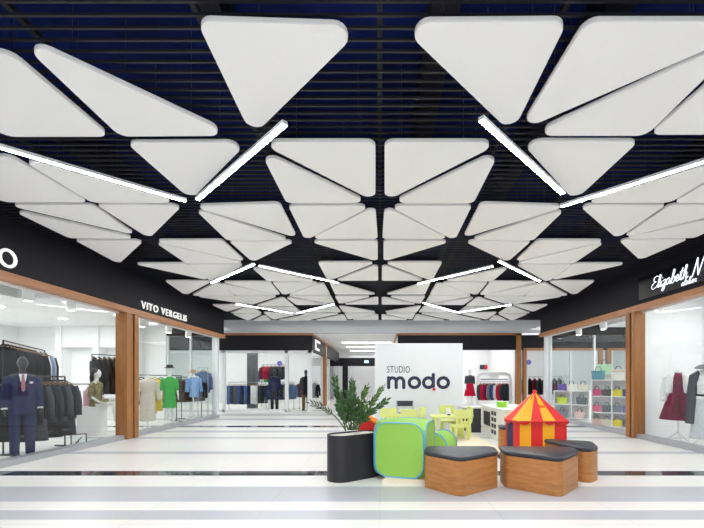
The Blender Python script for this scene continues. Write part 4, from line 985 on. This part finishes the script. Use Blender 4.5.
# ------------------------------------------------------------------ bag shop
def shelf_unit(label, loc, rz, w, h, d, rowsz, cols):
    t = thing('shelf_unit', label, 'shelf', loc, rz)
    for s in range(cols + 1): MB().box(-w / 2 + w * s / cols - .015, -w / 2 + w * s / cols + .015, -d / 2, d / 2, 0, h).build('upright', WHITE, t)
    for z in rowsz: MB().box(-w / 2 + .015, w / 2 - .015, -d / 2 + .005, d / 2 - .005, z - .015, z + .015).build('shelf_board', WHITE, t)
    MB().box(-w / 2, w / 2, d / 2 - .012, d / 2, 0, h).build('back_panel', SHOPWHITE, t)
    return t
BAGM = {k: mat('bag ' + k, v, .45, bump=.08, nscale=120) for k, v in dict(yellow=(232, 212, 30), navy=(44, 46, 120), grey=(126, 132, 146), violet=(104, 98, 178), white=(238, 234, 226), teal=(62, 140, 160), mint=(172, 212, 170), black=(40, 40, 44), lime=(210, 226, 40), pink=(222, 92, 128), blush=(232, 196, 190), cream=(222, 212, 196), magenta=(206, 40, 110), slate=(88, 96, 108)).items()}
BAGP = {}
def bag(key, loc, rz, label, sc=1.0, group='handbags on the white shelves', fur=False):
    if 'b' not in BAGP:
        w0, w1, d0, d1, h = .15, .18, .07, .05, .26
        a = MB().add([(-w0, -d0, 0), (w0, -d0, 0), (w0, d0, 0), (-w0, d0, 0), (-w1, -d1, h), (w1, -d1, h), (w1, d1, h), (-w1, d1, h), (-w1 * .93, -d1 * .8, h), (w1 * .93, -d1 * .8, h), (w1 * .93, d1 * .8, h), (-w1 * .93, d1 * .8, h), (-w0, -d0 * .8, h - .05), (w0, -d0 * .8, h - .05), (w0, d0 * .8, h - .05), (-w0, d0 * .8, h - .05)],
            [(0, 3, 2, 1), (0, 1, 5, 4), (1, 2, 6, 5), (2, 3, 7, 6), (3, 0, 4, 7), (4, 5, 9, 8), (5, 6, 10, 9), (6, 7, 11, 10), (7, 4, 8, 11), (8, 9, 13, 12), (9, 10, 14, 13), (10, 11, 15, 14), (11, 8, 12, 15), (12, 13, 14, 15)]).mesh('bag_body'); a.materials.append(BAGM['grey'])
        hm = MB().tube([(-.08, 0, .22), (-.075, 0, .3), (-.04, 0, .37), (.04, 0, .37), (.075, 0, .3), (.08, 0, .22)], .008, 6).mesh('handle'); hm.materials.append(BAGM['black'])
        BAGP['b'] = (a, hm)
    a, hm = BAGP['b']
    t = thing('handbag', label, 'bag', loc, rz, group); t.scale = (sc, sc, sc)
    g = bpy.data.objects.new('bag_body', a); COL.objects.link(g); g.parent = t; g.material_slots[0].link = 'OBJECT'; g.material_slots[0].material = BAGM[key]
    for s in (-1, 1):
        g = bpy.data.objects.new('handle', hm); COL.objects.link(g); g.parent = t; g.location = (0, s * .055, 0)
    if fur: MB().tube([(-.17, -.05, .25), (.17, -.05, .25), (.17, .05, .25), (-.17, .05, .25)], .035, 8, closed=True).build('fur_trim', cloth('fur', (236, 224, 206)), t, smooth=True)
# front of the shelves faces the hall and the camera
RZ = -.62
FW = lambda ux, uy, c, rz: (c[0] + ux * math.cos(rz) - uy * math.sin(rz), c[1] + ux * math.sin(rz) + uy * math.cos(rz))
c1 = (6.64, 11.0)
shelf_unit('white shelf unit of handbags nearest the oak pillar in the bag shop', (*c1, 0), RZ, 1.0, 1.36, .34, [.03, .42, .88, 1.345], 2)
def rowb(z, row, us, ks):
    nm = dict(slate='slate blue', fur='')
    return (z, [(u, k, '%s %s on the %s of the near shelf unit, %s' % (nm.get(k, k), 'bag' if i % 2 else 'tote', row, ('left column left', 'left column right', 'right column left', 'right column right')[i]), False) for i, (u, k) in enumerate(zip(us, ks))])
U4 = (-.40, -.13, .13, .40)
R1 = [(1.36, [(-.36, 'teal', 'teal bag on top of the near shelf unit', False), (.16, 'white', 'white fur-trimmed bag on top of the near shelf unit', True)]),
      rowb(.895, 'top row', U4, ('magenta', 'black', 'yellow', 'navy')), rowb(.435, 'middle row', U4, ('pink', 'slate', 'grey', 'violet')), rowb(.045, 'bottom row', U4, ('blush', 'cream', 'yellow', 'slate'))]
for z, L in R1:
    for u, k, lb, fu in L: bag(k, (*FW(u * .95, -.07, c1, RZ), z), RZ + random.uniform(-.1, .1), lb, .72 if z < 1 else 1.0, fur=fu)
c2 = (7.05, 12.05)
shelf_unit('tall cream shelf tower with a mint bag on top in the bag shop', (*c2, 0), RZ, .55, 1.55, .34, [.03, .45, .95, 1.535], 1)
for z, k, lb in ((1.55, 'mint', 'mint green bag on top of the cream tower'), (.97, 'lime', 'lime bag on the upper shelf of the cream tower'), (.465, 'slate', 'slate bag on the middle shelf of the cream tower'), (.045, 'pink', 'pink bag on the bottom shelf of the cream tower')): bag(k, (*FW(0, -.06, c2, RZ), z), RZ, lb, 1.0 if z < 1 else 1.15)
bag('black', (*FW(0, .0, c2, RZ), 1.92), RZ + .2, 'black bag crowning the mint bag on the cream tower', .8) if False else None
c3 = (6.68, 13.38)
shelf_unit('white shelf unit at the far end of the bag shop', (*c3, 0), RZ, 1.1, .98, .34, [.03, .5, .965], 2)
for z, L in ((.98, [(-.3, 'violet', 'violet bag on top of the far shelf unit'), (.0, 'white', 'white bag on top of the far shelf unit'), (.35, 'cream', 'cream bag on top of the far shelf unit')]), (.515, [(-.3, 'lime', 'lime bag on the middle row of the far shelf unit'), (.3, 'slate', 'slate bag on the middle row of the far shelf unit')]), (.045, [(-.3, 'grey', 'grey bag on the bottom row of the far shelf unit'), (.25, 'blush', 'blush bag on the bottom row of the far shelf unit')])):
    for u, k, lb in L: bag(k, (*FW(u, -.06, c3, RZ), z), RZ, lb, .9)
# little framed card standing on the floor of the left window
fr = thing('framed_card', 'small black-framed card on the floor of the left window', 'card', (-6.02, 7.7, .012)); fr.rotation_euler = (-.12, 0, .75)
fb = MB(); fb.box(-.13, .13, -.008, .008, 0, .02); fb.box(-.13, .13, -.008, .008, .24, .26); fb.box(-.13, -.11, -.008, .008, .02, .24); fb.box(.11, .13, -.008, .008, .02, .24); fb.build('frame', BLACK, fr)
MB().box(-.11, .11, -.004, .004, .02, .24).build('card', WHITE, fr); MB().tube([(-.05, -.006, .08), (-.01, -.006, .11), (.0, -.006, .14), (.05, -.006, .19)], [.012, .016, .01, .008], 6).build('ink_mark', BLACK, fr)

# ------------------------------------------------------------------ lamps inside the shops
def spot(label, loc, rz):
    t = thing('track_spotlight', label, 'spotlight', loc, rz, 'white track spotlights')
    M = Matrix.Rotation(.3, 4, 'X')
    MB().box(-.075, .075, -.075, .075, -.22, 0, M=M).build('lamp_body', WHITE, t, bevel=.006); MB().box(-.06, .06, -.06, .06, -.228, -.22, M=M).build('lens', DOWN, t); MB().tube([(0, 0, 0), (0, 0, 3.68 - loc[2])], .012, 6).build('stem', WHITE, t)
spot('white track spotlight nearest the left edge of the picture', (-6.3, 6.9, 3.0), .8); spot('second white track spotlight in the left shop window', (-6.3, 7.85, 3.0), .8)
spot('white track spotlight over the beige coat', (-6.35, 10.3, 3.0), .8); spot('white track spotlight over the green dress', (-6.35, 11.6, 3.0), .8); spot('white track spotlight over the quilted jacket', (-6.35, 12.8, 3.0), .8)
spot('white track spotlight nearest the oak pillar in the bag shop', (6.5, 10.0, 3.05), -.8); spot('middle white track spotlight in the bag shop', (6.5, 11.2, 3.05), -.8); spot('farthest white track spotlight in the bag shop', (6.5, 12.6, 3.05), -.8)
dn = 0
def down(x, yv, z, label, rad=.11):
    t = thing('downlight', label, 'downlight', (x, yv, z), 0, 'round downlights in the shop ceilings')
    MB().lathe([(rad, -.012), (rad + .02, -.01), (rad + .022, 0)], 24).build('ring', WHITE, t); MB().lathe([(rad - .01, -.016), (rad, -.013)], 20).build('lens', DOWN, t)
for i, yv in enumerate((6.0, 7.9, 9.9, 11.9)): down(-9.8, yv, 3.25, 'downlight in the deep row of the left shop ceiling, %s from the camera' % ORD[i])
for i, yv in enumerate((6.9, 9.4, 11.2, 12.9)): down(-7.6 if i else -8.7, yv, 3.25, 'downlight in the front row of the left shop ceiling, %s from the camera' % ORD[i])
for i, (a, b) in enumerate(((8.2, 10.4), (8.2, 12.2), (9.2, 11.2), (9.2, 13.2))): down(a, b, 3.25, 'downlight in the bag shop ceiling, %s' % ['near the front glass', 'in front, towards the far corner', 'deep inside, nearer', 'deep inside, farther'][i])
for i, (a, b) in enumerate(((-6.3, 17.2), (-4.9, 17.2), (-5.6, 20.4), (-3.9, 19.8))): down(a, b, 3.2, 'downlight in the far left shop ceiling, %s' % ['front left', 'front right', 'rear left', 'rear right'][i])
for i, (a, b) in enumerate(((3.4, 18.0), (5.0, 18.0), (4.6, 20.0))): down(a, b, 3.2, 'downlight in the back shop ceiling, %s' % ['front left', 'front right', 'rear'][i])

def area(name, loc, sx, sy, w, rot=(0, 0, 0), col=(1, 1, 1)):
    l = bpy.data.lights.new(name, 'AREA'); l.shape = 'RECTANGLE'; l.size = sx; l.size_y = sy; l.energy = w; l.color = col
    o = bpy.data.objects.new(name, l); COL.objects.link(o); o.location = loc; o.rotation_euler = rot; return o
# wide soft area lamps, added to light the interiors beyond the small downlights
area('left shop fill', (-10.2, 8.2, 3.2), 3.4, 9, 150)
area('left window fill', (-6.5, 8.4, 3.6), .5, 9, 46)
area('right window fill', (6.85, 5.6, 3.2), 1.0, 5.5, 44)
area('bag shop fill', (10.0, 11.4, 3.2), 4.0, 4.4, 85)
area('bag window fill', (6.5, 11.4, 3.6), .5, 4.0, 16)
area('far left fill', (-7.2, 19.2, 3.15), 7, 5.5, 100)
area('far right fill', (3.4, 18.8, 3.15), 4.6, 3.6, 46)
area('beyond fill', (9.4, 18.8, 3.15), 6, 3.6, 28)
area('passage fill', (-1, 24.5, 3.25), 2.6, 12, 62)
area('cross passage fill left', (-9.5, 15.2, 3.7), 5, 1.4, 36)  # added fill over the cross passage, where no lamp hangs
area('cross passage fill right', (9.5, 15.2, 3.7), 5, 1.4, 36)

# pieces that belong to a part hang one level below it
SUB = dict(diffuser=('lamp_housing',), handle=('bag_body',), fur_trim=('bag_body',), lapel=('jacket',), pocket_square=('jacket',), cuff=('jacket',), tie=('shirt_front',), lens=('lamp_body', 'ring'), belt=('dress_top', 'dress'), dress_trim=('dress',), hoop=('fabric_body',), piping=('fabric_body',), rim=('fabric_body',), sign_face=('sign_case',), black_panel=('body',), square=('body',), red_corner=('board',), patch=('roof_panel',), label_plate=('body',), apron=('dress_skirt',))
base = lambda o: o.name.split('.')[0]
fam = {}
for o in COL.objects:
    if o.parent: fam.setdefault(o.parent, []).append(o)
for root, L in fam.items():
    for o in L:
        for want in SUB.get(base(o), ()):
            c = [q for q in L if base(q) == want and q.matrix_basis == Matrix.Identity(4)]
            if c: o.parent = c[0]; break
# ------------------------------------------------------------------ world and view
w = bpy.data.worlds.new('ambient fill'); SC.world = w; w.use_nodes = True  # even ambient fill added, entering by the open end of the hall
w.node_tree.nodes['Background'].inputs[0].default_value = (.93, .96, 1, 1); w.node_tree.nodes['Background'].inputs[1].default_value = 1.0
SC.view_settings.view_transform = 'Standard'; SC.view_settings.look = 'None'; SC.view_settings.exposure = 0.64; SC.view_settings.gamma = 1.0; SC.view_settings.use_curve_mapping = False
SC.cycles.use_denoising = True
SC.cycles.max_bounces = 10; SC.cycles.diffuse_bounces = 5; SC.cycles.transparent_max_bounces = 24; SC.cycles.sample_clamp_indirect = 6
